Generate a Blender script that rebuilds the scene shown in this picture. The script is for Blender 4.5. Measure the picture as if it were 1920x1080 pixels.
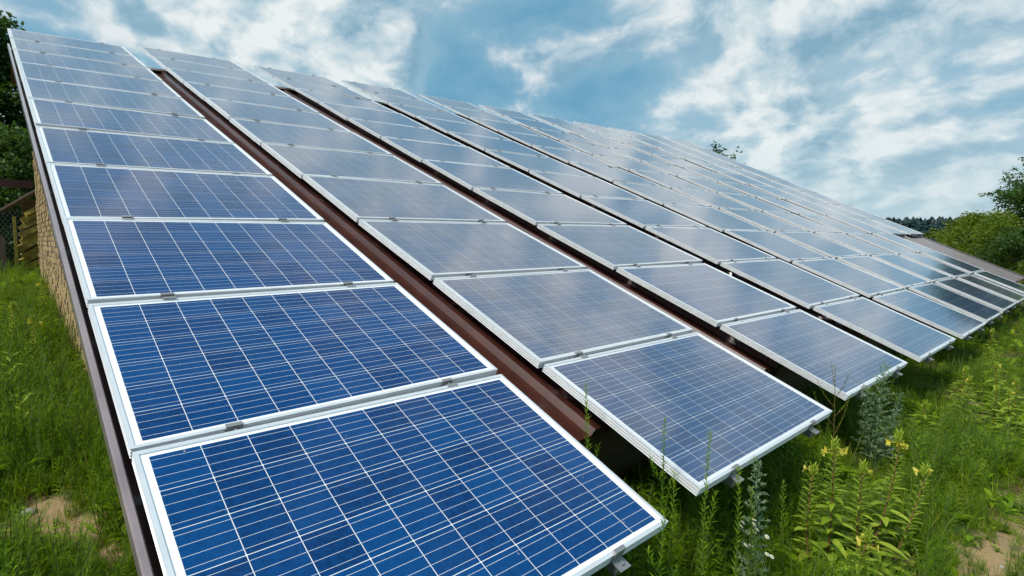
import bpy, math, random
import numpy as np
from mathutils import Matrix, Vector

random.seed(7)
rng = np.random.default_rng(11)
scene = bpy.context.scene
for o in list(bpy.data.objects):
    bpy.data.objects.remove(o)
COL = scene.collection

# ------------------------------------------------------------------ camera
# world axes: x along the eave, y horizontally up the roof slope, z up; ground is near z = 0
Z0 = 0.50                                   # height of the lowest panel edge
F_PX, CX, CY = 1020.46, 807.45, 536.55      # lens in pixels of a 1920 px wide frame
cam_d = bpy.data.cameras.new('camera')
cam = bpy.data.objects.new('camera', cam_d)
COL.objects.link(cam)
cam_d.sensor_width = 36.0
cam_d.lens = F_PX / 1920 * 36
cam_d.shift_x = (960 - CX) / 1920
cam_d.shift_y = (CY - 540) / 1920
cam_d.clip_start = 0.05
cam_d.clip_end = 4000
_r = Vector((0.78399259, -0.62077018, 0.0))
_u = Vector((0.0521569, 0.06587079, 0.9964641))
_f = Vector((0.61857519, 0.78122047, -0.08401966))
CAM = Vector((-0.29501831, -0.94379176, 1.07985132 + Z0))
cam.matrix_world = Matrix(((_r.x, _u.x, -_f.x, CAM.x), (_r.y, _u.y, -_f.y, CAM.y), (_r.z, _u.z, -_f.z, CAM.z), (0, 0, 0, 1)))
scene.camera = cam

# ------------------------------------------------------------------ sky, sun, exposure
SUN_EL, SUN_AZ = math.radians(50), math.radians(-90)      # azimuth measured from +y towards +x
world = bpy.data.worlds.new('World')
scene.world = world
world.use_nodes = True


class NT:
    """small helper round a node tree"""
    def __init__(self, tree):
        self.t = tree
        self.n = tree.nodes
        self.n.clear()

    def new(self, typ, **kw):
        nd = self.n.new(typ)
        for k, v in kw.items():
            if k.startswith('i_'):
                nd.inputs[k[2:].replace('_', ' ')].default_value = v
            else:
                setattr(nd, k, v)
        return nd

    def link(self, a, b):
        self.t.links.new(a, b)

    def put(self, sock, v):
        if hasattr(v, 'is_output'):
            self.link(v, sock)
        else:
            sock.default_value = v

    def math(self, op, a, b=0.0, c=None, clamp=False):
        nd = self.new('ShaderNodeMath', operation=op, use_clamp=clamp)
        self.put(nd.inputs[0], a)
        self.put(nd.inputs[1], b)
        if c is not None:
            self.put(nd.inputs[2], c)
        return nd.outputs[0]

    def mix(self, fac, a, b, blend='MIX'):
        nd = self.new('ShaderNodeMix', data_type='RGBA', blend_type=blend)
        self.put(nd.inputs[0], fac)
        self.put(nd.inputs[6], a if hasattr(a, 'is_output') else (*a, 1))
        self.put(nd.inputs[7], b if hasattr(b, 'is_output') else (*b, 1))
        return nd.outputs[2]

    def noise(self, vec, scale, detail=4, rough=0.5, dist=0.0, out='Fac'):
        nd = self.new('ShaderNodeTexNoise')
        if vec is not None:
            self.link(vec, nd.inputs['Vector'])
        nd.inputs['Scale'].default_value = scale
        nd.inputs['Detail'].default_value = detail
        nd.inputs['Roughness'].default_value = rough
        nd.inputs['Distortion'].default_value = dist
        return nd.outputs[out]

    def ramp(self, fac, stops, interp='LINEAR'):
        nd = self.new('ShaderNodeValToRGB')
        cr = nd.color_ramp
        cr.interpolation = interp
        while len(cr.elements) < len(stops):
            cr.elements.new(0.5)
        for e, (p, c) in zip(cr.elements, stops):
            e.position = p
            e.color = (*c, 1) if len(c) == 3 else c
        self.link(fac, nd.inputs[0])
        return nd.outputs[0]

    def vmath(self, op, a, b=None, scale=None, out=0):
        nd = self.new('ShaderNodeVectorMath', operation=op)
        self.put(nd.inputs[0], a)
        if b is not None:
            self.put(nd.inputs[1], b)
        if scale is not None:
            self.put(nd.inputs['Scale'], scale)
        return nd.outputs[out]


w = NT(world.node_tree)
sky = w.new('ShaderNodeTexSky', sky_type='NISHITA', sun_disc=False)
sky.sun_elevation = SUN_EL
sky.sun_rotation = SUN_AZ
sky.altitude = 100
sky.air_density = 1.0
sky.dust_density = 1.2
tc = w.new('ShaderNodeTexCoord')
d = w.vmath('NORMALIZE', tc.outputs['Generated'])
sep = w.new('ShaderNodeSeparateXYZ')
w.link(d, sep.inputs[0])
zc = w.math('MAXIMUM', sep.outputs[2], 0.0)
den = w.math('ADD', zc, 0.50)
cmb = w.new('ShaderNodeCombineXYZ')
w.link(w.math('DIVIDE', sep.outputs[0], den), cmb.inputs[0])
w.link(w.math('DIVIDE', sep.outputs[1], den), cmb.inputs[1])
pl = cmb.outputs[0]                                        # flat cloud deck seen from below
pl1 = w.vmath('ADD', pl, (5.5, 31.1, 0.0))
warp = w.noise(pl1, 3.0, 4, 0.55, 0.0, out='Color')
pl2 = w.vmath('ADD', pl1, w.vmath('SCALE', w.vmath('SUBTRACT', warp, (0.5, 0.5, 0.5)), scale=0.15))
big = w.noise(pl1, 1.3, 3, 0.5)
mid = w.noise(pl2, 3.6, 9, 0.57, 0.0)
mid_s = w.noise(w.vmath('ADD', pl2, (-0.045, 0.03, 0.0)), 3.6, 6, 0.57, 0.0)
relief = w.math('MULTIPLY', w.math('SUBTRACT', mid, mid_s), 5.0)     # sunward flanks of the billows are brighter
dens = w.math('ADD', w.math('MULTIPLY', w.math('SUBTRACT', big, 0.5), 0.75), 0.52)


def lobe(vec, k, amp):
    """cloud bank of its own in one direction of the sky"""
    v = Vector(vec).normalized()
    dt = w.vmath('DOT_PRODUCT', d, tuple(v), out=1)
    e = w.math('MULTIPLY', w.math('SUBTRACT', dt, 1.0), k)
    return w.math('MULTIPLY', w.math('EXPONENT', e), amp)


LOBES = [  # direction, tightness, amount (negative: a bluer gap)
    ((0.37, 1.03, 0.36), 20, 0.19), ((0.86, 0.65, 0.34), 26, -0.13), ((1.04, 0.49, 0.27), 90, 0.10), ((1.16, 0.40, 0.39), 60, 0.10),
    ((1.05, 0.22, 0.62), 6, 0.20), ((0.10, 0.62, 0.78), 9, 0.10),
]
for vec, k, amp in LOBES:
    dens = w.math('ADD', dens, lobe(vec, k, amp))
# low sky: paler and smoother towards the horizon
low = w.math('SUBTRACT', 1.0, w.math('MULTIPLY', zc, 6.0, clamp=True), clamp=True)
base_c = w.ramp(w.math('ADD', dens, w.math('MULTIPLY', w.math('SUBTRACT', mid, 0.5), 0.9)), [(0.24, (0.072, 0.240, 0.385)), (0.40, (0.120, 0.315, 0.46)), (0.54, (0.215, 0.395, 0.515)), (0.68, (0.37, 0.51, 0.585)), (0.84, (0.55, 0.645, 0.675))])
puff = w.math('ADD', w.math('SUBTRACT', mid, 0.5), w.math('MULTIPLY', w.math('SUBTRACT', dens, 0.55), 0.55))
nd = w.new('ShaderNodeMapRange', interpolation_type='SMOOTHSTEP')
w.link(puff, nd.inputs[0])
nd.inputs[1].default_value, nd.inputs[2].default_value = -0.06, 0.09
lit = w.math('ADD', w.math('ADD', 0.40, relief), w.math('MULTIPLY', w.math('SUBTRACT', dens, 0.52), 1.1), clamp=True)
puff_c = w.ramp(lit, [(0.05, (0.135, 0.295, 0.41)), (0.32, (0.26, 0.41, 0.505)), (0.58, (0.45, 0.56, 0.615)), (0.80, (0.60, 0.67, 0.685)), (0.98, (0.74, 0.77, 0.765))])
cloudcol = w.mix(w.math('MULTIPLY', nd.outputs[0], 0.80), base_c, puff_c)
cloudcol = w.mix(w.math('MULTIPLY', low, 0.75), cloudcol, (0.46, 0.59, 0.64))
nis = w.vmath('SCALE', sky.outputs[0], scale=0.10)
cover = w.math('ADD', 0.70, w.math('MULTIPLY', dens, 0.35), clamp=True)
skycol = w.mix(cover, nis, cloudcol)
bg = w.new('ShaderNodeBackground')
bg.inputs[1].default_value = 0.88
w.link(skycol, bg.inputs[0])
wo = w.new('ShaderNodeOutputWorld')
w.link(bg.outputs[0], wo.inputs[0])

sun_d = bpy.data.lights.new('sun', 'SUN')
sun_d.energy = 2.8
sun_d.angle = math.radians(12)
sun_d.color = (1.0, 0.95, 0.87)
sun = bpy.data.objects.new('sun', sun_d)
COL.objects.link(sun)
_sd = Vector((math.sin(SUN_AZ) * math.cos(SUN_EL), math.cos(SUN_AZ) * math.cos(SUN_EL), math.sin(SUN_EL)))
sun.rotation_euler = _sd.to_track_quat('Z', 'Y').to_euler()
sun.location = (-8, 8, 20)

scene.view_settings.view_transform = 'Standard'
scene.view_settings.look = 'None'
scene.view_settings.gamma = 1
scene.view_settings.use_curve_mapping = False
scene.view_settings.exposure = 0.45
scene.render.engine = 'CYCLES'


# ------------------------------------------------------------------ materials
def mat(name):
    m = bpy.data.materials.new(name)
    m.use_nodes = True
    nt = NT(m.node_tree)
    out = nt.new('ShaderNodeOutputMaterial')
    return m, nt, out


def principled(name, base, rough=0.6, metal=0.0, coat=0.0, var=0.0, scale=20.0, bump=0.0, spec=0.5, coat_rough=0.1, stretch=None, base2=None):
    m, nt, out = mat(name)
    b = nt.new('ShaderNodeBsdfPrincipled')
    b.inputs['Roughness'].default_value = rough
    b.inputs['Metallic'].default_value = metal
    b.inputs['Coat Weight'].default_value = coat
    b.inputs['Coat Roughness'].default_value = coat_rough
    b.inputs['Specular IOR Level'].default_value = spec
    tcn = nt.new('ShaderNodeTexCoord')
    v = tcn.outputs['Object']
    if stretch:
        v = nt.vmath('MULTIPLY', v, stretch)
    if var or bump or base2:
        n = nt.noise(v, scale, 6, 0.6)
        if base2:
            c = nt.mix(nt.ramp(n, [(0.38, (0, 0, 0)), (0.62, (1, 1, 1))]), base, base2)
        else:
            c = nt.mix(nt.math('MULTIPLY', n, 1.0), tuple(max(0, x * (1 - var)) for x in base), tuple(min(1, x * (1 + var)) for x in base))
        nt.link(c, b.inputs['Base Color'])
        if bump:
            bm = nt.new('ShaderNodeBump')
            bm.inputs['Strength'].default_value = bump
            bm.inputs['Distance'].default_value = 0.01
            nt.link(n, bm.inputs['Height'])
            nt.link(bm.outputs[0], b.inputs['Normal'])
    else:
        b.inputs['Base Color'].default_value = (*base, 1)
    nt.link(b.outputs[0], out.inputs[0])
    return m


def leaf_mat(name, c1, c2, trans=0.35, gloss=0.35, c3=None):
    """foliage: per-leaf colour from the 'rnd' attribute plus a little from the object"""
    m, nt, out = mat(name)
    at = nt.new('ShaderNodeAttribute', attribute_name='rnd')
    oi = nt.new('ShaderNodeObjectInfo')
    f = nt.math('FRACT', nt.math('ADD', at.outputs['Fac'], nt.math('MULTIPLY', oi.outputs['Random'], 0.37)))
    stops = [(0.0, c1), (1.0, c2)] if c3 is None else [(0.0, c1), (0.75, c2), (1.0, c3)]
    col = nt.ramp(f, stops)
    b = nt.new('ShaderNodeBsdfPrincipled')
    b.inputs['Roughness'].default_value = 0.5
    b.inputs['Specular IOR Level'].default_value = gloss
    nt.link(col, b.inputs['Base Color'])
    tr = nt.new('ShaderNodeBsdfTranslucent')
    nt.link(nt.mix(0.5, col, (c2[0] * 1.3, c2[1] * 1.3, c2[2] * 0.6), 'MIX'), tr.inputs[0])
    mx = nt.new('ShaderNodeMixShader')
    mx.inputs[0].default_value = trans
    nt.link(b.outputs[0], mx.inputs[1])
    nt.link(tr.outputs[0], mx.inputs[2])
    nt.link(mx.outputs[0], out.inputs[0])
    return m


def glass_mat(name, ior, rough, dust_sheen):
    m, nt, out = mat(name)
    # reflectance of a thin pane, the same from either side
    f0 = ((ior - 1) / (ior + 1)) ** 2
    gm = nt.new('ShaderNodeNewGeometry')
    cs = nt.math('ABSOLUTE', nt.vmath('DOT_PRODUCT', gm.outputs['Incoming'], gm.outputs['Normal'], out=1))
    fres = nt.math('ADD', f0, nt.math('MULTIPLY', nt.math('POWER', nt.math('SUBTRACT', 1.0, cs, clamp=True), 5.0), 1 - f0), clamp=True)
    tr = nt.new('ShaderNodeBsdfTransparent')
    tr.inputs[0].default_value = (1, 1, 1, 1)
    gl = nt.new('ShaderNodeBsdfGlossy')
    gl.inputs['Roughness'].default_value = rough
    gl.inputs['Color'].default_value = (1, 1, 1, 1)
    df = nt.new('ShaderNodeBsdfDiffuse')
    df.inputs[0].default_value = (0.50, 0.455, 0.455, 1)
    tcn = nt.new('ShaderNodeTexCoord')
    geo = nt.new('ShaderNodeNewGeometry')
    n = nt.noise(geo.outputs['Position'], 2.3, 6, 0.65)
    n2 = nt.noise(geo.outputs['Position'], 90, 3, 0.6)
    bm = nt.new('ShaderNodeBump')
    bm.inputs['Strength'].default_value = 0.02
    bm.inputs['Distance'].default_value = 0.002
    nt.link(n2, bm.inputs['Height'])
    nt.link(bm.outputs[0], gl.inputs['Normal'])
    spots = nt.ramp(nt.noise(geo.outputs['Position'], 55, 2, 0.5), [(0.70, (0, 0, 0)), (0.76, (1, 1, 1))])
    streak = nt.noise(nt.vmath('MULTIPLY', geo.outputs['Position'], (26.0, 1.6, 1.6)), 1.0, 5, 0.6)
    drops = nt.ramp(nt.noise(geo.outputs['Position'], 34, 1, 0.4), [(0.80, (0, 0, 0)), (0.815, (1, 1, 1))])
    dfac = nt.math('ADD', nt.math('MULTIPLY', nt.math('MULTIPLY', n, streak), dust_sheen * 3.2), nt.math('MULTIPLY', spots, 0.02 + dust_sheen * 0.8))  # diffuse veil: part dust, part sky reflection painted as colour
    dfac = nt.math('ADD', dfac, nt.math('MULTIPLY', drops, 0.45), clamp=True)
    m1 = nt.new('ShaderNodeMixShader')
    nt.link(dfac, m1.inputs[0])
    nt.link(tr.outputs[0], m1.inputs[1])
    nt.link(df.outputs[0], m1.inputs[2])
    m2 = nt.new('ShaderNodeMixShader')
    nt.link(fres, m2.inputs[0])
    nt.link(m1.outputs[0], m2.inputs[1])
    nt.link(gl.outputs[0], m2.inputs[2])
    nt.link(m2.outputs[0], out.inputs[0])
    return m


def cell_mat():
    m, nt, out = mat('silicon_cell')
    at = nt.new('ShaderNodeAttribute', attribute_name='rnd')
    oi = nt.new('ShaderNodeObjectInfo')
    f = nt.math('FRACT', nt.math('ADD', at.outputs['Fac'], nt.math('MULTIPLY', oi.outputs['Random'], 3.71)))
    col = nt.ramp(f, [(0.0, (0.0001, 0.028, 0.112)), (0.4, (0.0001, 0.039, 0.148)), (0.75, (0.0001, 0.054, 0.187)), (0.93, (0.0015, 0.045, 0.156)), (1.0, (0.012, 0.033, 0.122))])
    geo = nt.new('ShaderNodeNewGeometry')
    vo = nt.new('ShaderNodeTexVoronoi')
    vo.inputs['Scale'].default_value = 70
    nt.link(geo.outputs['Position'], vo.inputs['Vector'])
    sp = nt.new('ShaderNodeSeparateColor')
    nt.link(vo.outputs['Color'], sp.inputs[0])
    col = nt.mix(nt.math('MULTIPLY', sp.outputs[0], 0.38), col, (0.0005, 0.078, 0.270))
    b = nt.new('ShaderNodeBsdfPrincipled')
    nt.link(col, b.inputs['Base Color'])
    b.inputs['Roughness'].default_value = 0.45
    b.inputs['Specular IOR Level'].default_value = 0.1
    nt.link(b.outputs[0], out.inputs[0])
    return m


M = {}
M['cell'] = cell_mat()
M['busbar'] = principled('silver_ribbon', (0.84, 0.86, 0.88), 0.5, 0.1)
M['backsheet'] = principled('white_backsheet', (0.90, 0.91, 0.91), 0.6)
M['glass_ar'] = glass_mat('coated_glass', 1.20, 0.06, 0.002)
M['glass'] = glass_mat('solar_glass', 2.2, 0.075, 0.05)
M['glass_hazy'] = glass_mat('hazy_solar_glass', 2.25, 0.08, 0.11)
M['glass_dusty'] = glass_mat('dust_sheen_solar_glass', 2.3, 0.085, 0.25)  # heavier veil stands in for bright sky mirrored in the panes
M['glass_mid'] = glass_mat('mid_reflectance_glass', 1.55, 0.07, 0.02)  # reflectance between that of the coated and the plain panes
M['alu'] = principled('anodised_aluminium', (0.84, 0.85, 0.86), 0.42, 0.5, var=0.14, scale=9, stretch=(1, 1, 1))
M['alu_dark'] = principled('mill_aluminium', (0.36, 0.38, 0.40), 0.40, 0.8, var=0.25, scale=30)
M['clamp'] = principled('dull_aluminium', (0.34, 0.34, 0.34), 0.5, 0.6, var=0.2, scale=40)
M['roof'] = principled('brown_painted_steel', (0.058, 0.014, 0.008), 0.45, 0.0, coat=0.9, coat_rough=0.12, var=0.85, scale=7)
M['roof_sky_grey'] = principled('sky_greyed_brown_steel', (0.095, 0.080, 0.085), 0.45, 0.0, coat=0.8, coat_rough=0.12, var=0.5, scale=5)  # brown roof steel with the grey of the reflected sky put into its colour
M['flash'] = principled('brown_flashing_steel', (0.25, 0.195, 0.20), 0.30, 0.0, coat=1.0, coat_rough=0.16, var=0.5, scale=4)
M['bar'] = principled('red_oxide_steel', (0.075, 0.016, 0.010), 0.6, var=0.5, scale=18)
M['brick'] = principled('yellow_rough_brick', (0.46, 0.31, 0.085), 0.9, var=0.5, scale=26, bump=0.6, base2=(0.30, 0.23, 0.17))
M['mortar'] = principled('lilac_grey_mortar', (0.30, 0.26, 0.25), 0.95, var=0.3, scale=40, bump=0.4)
M['timber_dark'] = principled('dark_timber', (0.075, 0.055, 0.022), 0.85, var=0.5, scale=12, bump=0.4, stretch=(0.4, 3, 3))
M['board'] = principled('lichen_board', (0.56, 0.41, 0.065), 0.95, scale=9, bump=0.8, base2=(0.38, 0.26, 0.06))
M['board_grey'] = principled('weathered_board', (0.17, 0.11, 0.095), 0.95, var=0.5, scale=10, bump=0.5, stretch=(4, 4, 0.5))
M['wire'] = principled('zinc_wire', (0.16, 0.18, 0.18), 0.5, 0.6)
M['bark'] = principled('bark', (0.060, 0.042, 0.028), 0.95, var=0.5, scale=14, bump=0.8, stretch=(3, 3, 0.6))
M['stem_red'] = principled('reddish_stem', (0.16, 0.075, 0.030), 0.7, var=0.4, scale=30)
M['stem_green'] = principled('green_stem', (0.085, 0.13, 0.020), 0.7, var=0.4, scale=30)
M['leaf_tree'] = leaf_mat('oak_leaf', (0.014, 0.052, 0.008), (0.060, 0.130, 0.016), 0.32)
M['leaf_right'] = leaf_mat('orchard_leaf', (0.028, 0.075, 0.012), (0.085, 0.165, 0.022), 0.34)
M['leaf_shrub'] = leaf_mat('shrub_leaf', (0.070, 0.130, 0.008), (0.200, 0.260, 0.016), 0.40)
M['needle'] = leaf_mat('hazed_spruce_needles', (0.010, 0.034, 0.036), (0.020, 0.052, 0.050), 0.10, 0.2)  # bluish shift paints the haze of distance into the needle colour
M['grass'] = leaf_mat('grass_blade', (0.070, 0.155, 0.002), (0.235, 0.350, 0.005), 0.48, 0.25, (0.40, 0.37, 0.05))
M['feather'] = leaf_mat('feathery_leaf', (0.055, 0.150, 0.002), (0.195, 0.340, 0.006), 0.45, 0.2)
M['broad'] = leaf_mat('weed_leaf', (0.105, 0.220, 0.005), (0.280, 0.420, 0.013), 0.44, 0.3)
M['primrose_leaf'] = leaf_mat('primrose_leaf', (0.210, 0.320, 0.016), (0.430, 0.530, 0.060), 0.42, 0.4)
M['worm'] = leaf_mat('wormwood_leaf', (0.150, 0.240, 0.125), (0.300, 0.410, 0.240), 0.32, 0.2)
M['fleabane'] = leaf_mat('pale_green_leaf', (0.085, 0.170, 0.035), (0.170, 0.260, 0.075), 0.35, 0.25)
M['petal'] = leaf_mat('yellow_petal', (0.62, 0.52, 0.040), (0.78, 0.72, 0.160), 0.35, 0.3)
M['daisy'] = leaf_mat('white_ray_floret', (0.75, 0.74, 0.70), (0.85, 0.84, 0.80), 0.25, 0.2)
M['straw'] = leaf_mat('dry_straw', (0.19, 0.13, 0.055), (0.34, 0.25, 0.11), 0.2, 0.2)
M['pebble'] = principled('pebble', (0.34, 0.31, 0.28), 0.8, var=0.4, scale=20)


# ------------------------------------------------------------------ geometry helpers
def mesh_from(name, verts, faces, mats, midx=None, rnd=None, smooth=False):
    me = bpy.data.meshes.new(name)
    me.from_pydata([tuple(map(float, v)) for v in verts], [], [tuple(map(int, f)) for f in faces])
    for m in (mats if isinstance(mats, (list, tuple)) else [mats]):
        me.materials.append(m)
    if midx is not None:
        me.polygons.foreach_set('material_index', np.asarray(midx, dtype=np.int32))
    if rnd is not None:
        a = me.attributes.new('rnd', 'FLOAT', 'FACE')
        a.data.foreach_set('value', np.asarray(rnd, dtype=np.float32))
    if smooth:
        me.polygons.foreach_set('use_smooth', np.ones(len(me.polygons), dtype=bool))
    me.update()
    return me


def obj(name, me, parent=None, matrix=None):
    o = bpy.data.objects.new(name, me)
    COL.objects.link(o)
    if parent is not None:
        o.parent = parent
    if matrix is not None:
        o.matrix_local = matrix
    return o


def empty(name, loc=(0, 0, 0)):
    o = bpy.data.objects.new(name, None)
    o.empty_display_size = 0.1
    COL.objects.link(o)
    o.location = loc
    return o


def tag(o, label=None, cat=None, group=None, kind=None):
    for k, v in (('label', label), ('category', cat), ('group', group), ('kind', kind)):
        if v:
            o[k] = v
    return o


BOXF = [(0, 3, 2, 1), (4, 5, 6, 7), (0, 1, 5, 4), (1, 2, 6, 5), (2, 3, 7, 6), (3, 0, 4, 7)]


class MB:
    """collects shapes into one mesh"""
    def __init__(self):
        self.v, self.f, self.m, self.r = [], [], [], []

    def add(self, vs, fs, mi=0, rnd=None):
        n = len(self.v)
        self.v.extend([tuple(v) for v in vs])
        for f in fs:
            self.f.append(tuple(i + n for i in f))
            self.m.append(mi)
            self.r.append(random.random() if rnd is None else rnd)

    def box(self, a, b, mi=0, rnd=None, xf=None):
        x0, y0, z0 = a
        x1, y1, z1 = b
        vs = [(x0, y0, z0), (x1, y0, z0), (x1, y1, z0), (x0, y1, z0), (x0, y0, z1), (x1, y0, z1), (x1, y1, z1), (x0, y1, z1)]
        if xf is not None:
            vs = [xf(Vector(v)) for v in vs]
        self.add(vs, BOXF, mi, rnd)

    def tube(self, pts, radii, n=6, mi=0, rnd=None, cap=True):
        pts = [Vector(p) for p in pts]
        base = len(self.v)
        rings = []
        for i, p in enumerate(pts):
            t = (pts[min(i + 1, len(pts) - 1)] - pts[max(i - 1, 0)]).normalized()
            a = t.orthogonal().normalized() if i == 0 else (prev - t * prev.dot(t)).normalized()
            prev = a
            b = t.cross(a)
            rings.append([p + (a * math.cos(2 * math.pi * k / n) + b * math.sin(2 * math.pi * k / n)) * radii[i] for k in range(n)])
        vs = [v for r in rings for v in r]
        fs = []
        for i in range(len(pts) - 1):
            for k in range(n):
                fs.append((i * n + k, i * n + (k + 1) % n, (i + 1) * n + (k + 1) % n, (i + 1) * n + k))
        if cap:
            fs.append(tuple(range((len(pts) - 1) * n, len(pts) * n)))
        self.add(vs, fs, mi, rnd)

    def leaf(self, p, dirv, up, length, width, mi=0, rnd=None, droop=0.25, fold=0.12, segs=2):
        """a pointed leaf with a midrib fold and a drooping tip"""
        dirv = Vector(dirv).normalized()
        side = dirv.cross(Vector(up))
        if side.length < 1e-4:
            side = dirv.orthogonal()
        side.normalize()
        nrm = side.cross(dirv)
        p = Vector(p)
        prof = {1: [(0.5, 1.0)], 2: [(0.3, 0.9), (0.68, 0.75)], 3: [(0.2, 0.7), (0.45, 1.0), (0.75, 0.62)]}[segs]
        vs = [p]
        for t, wd in prof:
            c = p + dirv * (length * t) - nrm * (droop * length * t * t)
            vs += [c - side * (width * wd / 2) + nrm * (fold * width), c, c + side * (width * wd / 2) + nrm * (fold * width)]
        vs.append(p + dirv * length - nrm * (droop * length))
        fs = [(0, 2, 1), (0, 3, 2)]
        for k in range(len(prof) - 1):
            a, b = 1 + 3 * k, 4 + 3 * k
            fs += [(a, a + 1, b + 1, b), (a + 1, a + 2, b + 2, b + 1)]
        e = 1 + 3 * (len(prof) - 1)
        fs += [(e, e + 1, len(vs) - 1), (e + 1, e + 2, len(vs) - 1)]
        self.add(vs, fs, mi, random.random() if rnd is None else rnd)

    def blade(self, p, dirv, length, width, mi=0, bend=0.5, rnd=None):
        p = Vector(p)
        h = Vector((dirv[0], dirv[1], 0))
        side = Vector((-h.y, h.x, 0))
        if side.length < 1e-5:
            side = Vector((1, 0, 0))
        side.normalize()
        vs = []
        for t, wd in ((0, 1.0), (0.5, 0.8)):
            c = p + Vector((0, 0, length * t * (1 - 0.25 * bend * t))) + h * (length * bend * t * t)
            vs += [c - side * width * wd / 2, c + side * width * wd / 2]
        vs.append(p + Vector((0, 0, length * (1 - 0.35 * bend))) + h * (length * bend))
        self.add(vs, [(0, 1, 3, 2), (2, 3, 4)], mi, rnd)

    def build(self, name, mats, parent=None, smooth=False):
        return obj(name, self.mesh(name, mats, smooth), parent)

    def mesh(self, name, mats, smooth=False):
        return mesh_from(name, self.v, self.f, mats, self.m, self.r, smooth)


def ground_z(x, y):
    """the shed stands on a bank that climbs behind the eave"""
    yy = np.clip(y, -3.0, 8.0)
    z = 0.075 + 0.11 * yy
    z = z - 0.10 * (1 / (1 + np.exp(-(np.asarray(x) - 1.6) * 2.2))) * (1 - np.clip(yy / 3, 0, 1))
    back = np.clip((np.asarray(y) - 16) / 30, 0, 1)
    z = z * (1 - back) + back * 0.2
    r = np.hypot(x, y)
    k = np.clip((r - 45) / 60, 0, 1)
    z = z * (1 - k) + k * 0.0
    bump = 0.035 * np.sin(x * 1.7 + 0.6) * np.cos(y * 2.1 + 1) + 0.02 * np.sin(x * 4.3 + y * 3.1) + 0.012 * np.sin(x * 9.1 - y * 7.3)
    return z + bump * np.clip(1 - r / 90, 0, 1)


VDIR = Vector((0, 0.91704858, 0.39877550))
NDIR = Vector((0, -0.39877550, 0.91704858))
SC = (-0.093, 0.353, -0.085, 0.029, -0.048, 0.045, 0.042)


def sag(u, v):
    """the old roof is not quite a plane: it is warped by some decimetres"""
    U, V = u / 10, v / 10
    return SC[0] * U * U + SC[1] * U * V + SC[2] * V * V + SC[3] * U ** 3 + SC[4] * U * U * V + SC[5] * U * V * V + SC[6] * V ** 3


def R(u, v, n=0.0):
    """point on the roof: u along the eave, v up the slope, n above the panel plane"""
    return Vector((u, 0, Z0)) + VDIR * v + NDIR * (n + sag(u, v))


exec_order = []
# ------------------------------------------------------------------ ground
def axis_samples(lo, hi, fine_lo, fine_hi, step, grow=1.25):
    a = list(np.arange(fine_lo, fine_hi, step))
    s, x = step, fine_hi
    while x < hi:
        a.append(x)
        s *= grow
        x += s
    a.append(hi)
    s, x = step, fine_lo
    b = []
    while x > lo:
        s *= grow
        x -= s
        b.append(max(x, lo))
    return np.array(sorted(set(b)) + a)


PATCHES = [  # bare sand: x, y, radius
    (3.58, -0.64, 0.19), (3.90, -0.73, 0.21), (4.25, -0.76, 0.18), (4.75, -0.64, 0.11), (3.30, -0.84, 0.28), (5.0, -0.88, 0.2), (5.7, -0.95, 0.25), (4.3, -1.08, 0.36), (2.6, -1.1, 0.3),
    (7.2, -0.1, 0.13), (6.7, -0.22, 0.10), (-0.20, 2.05, 0.17), (-0.10, 1.92, 0.13), (0.0, 1.62, 0.10), (-0.30, 2.9, 0.08), (3.25, -0.36, 0.08),
]


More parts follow.
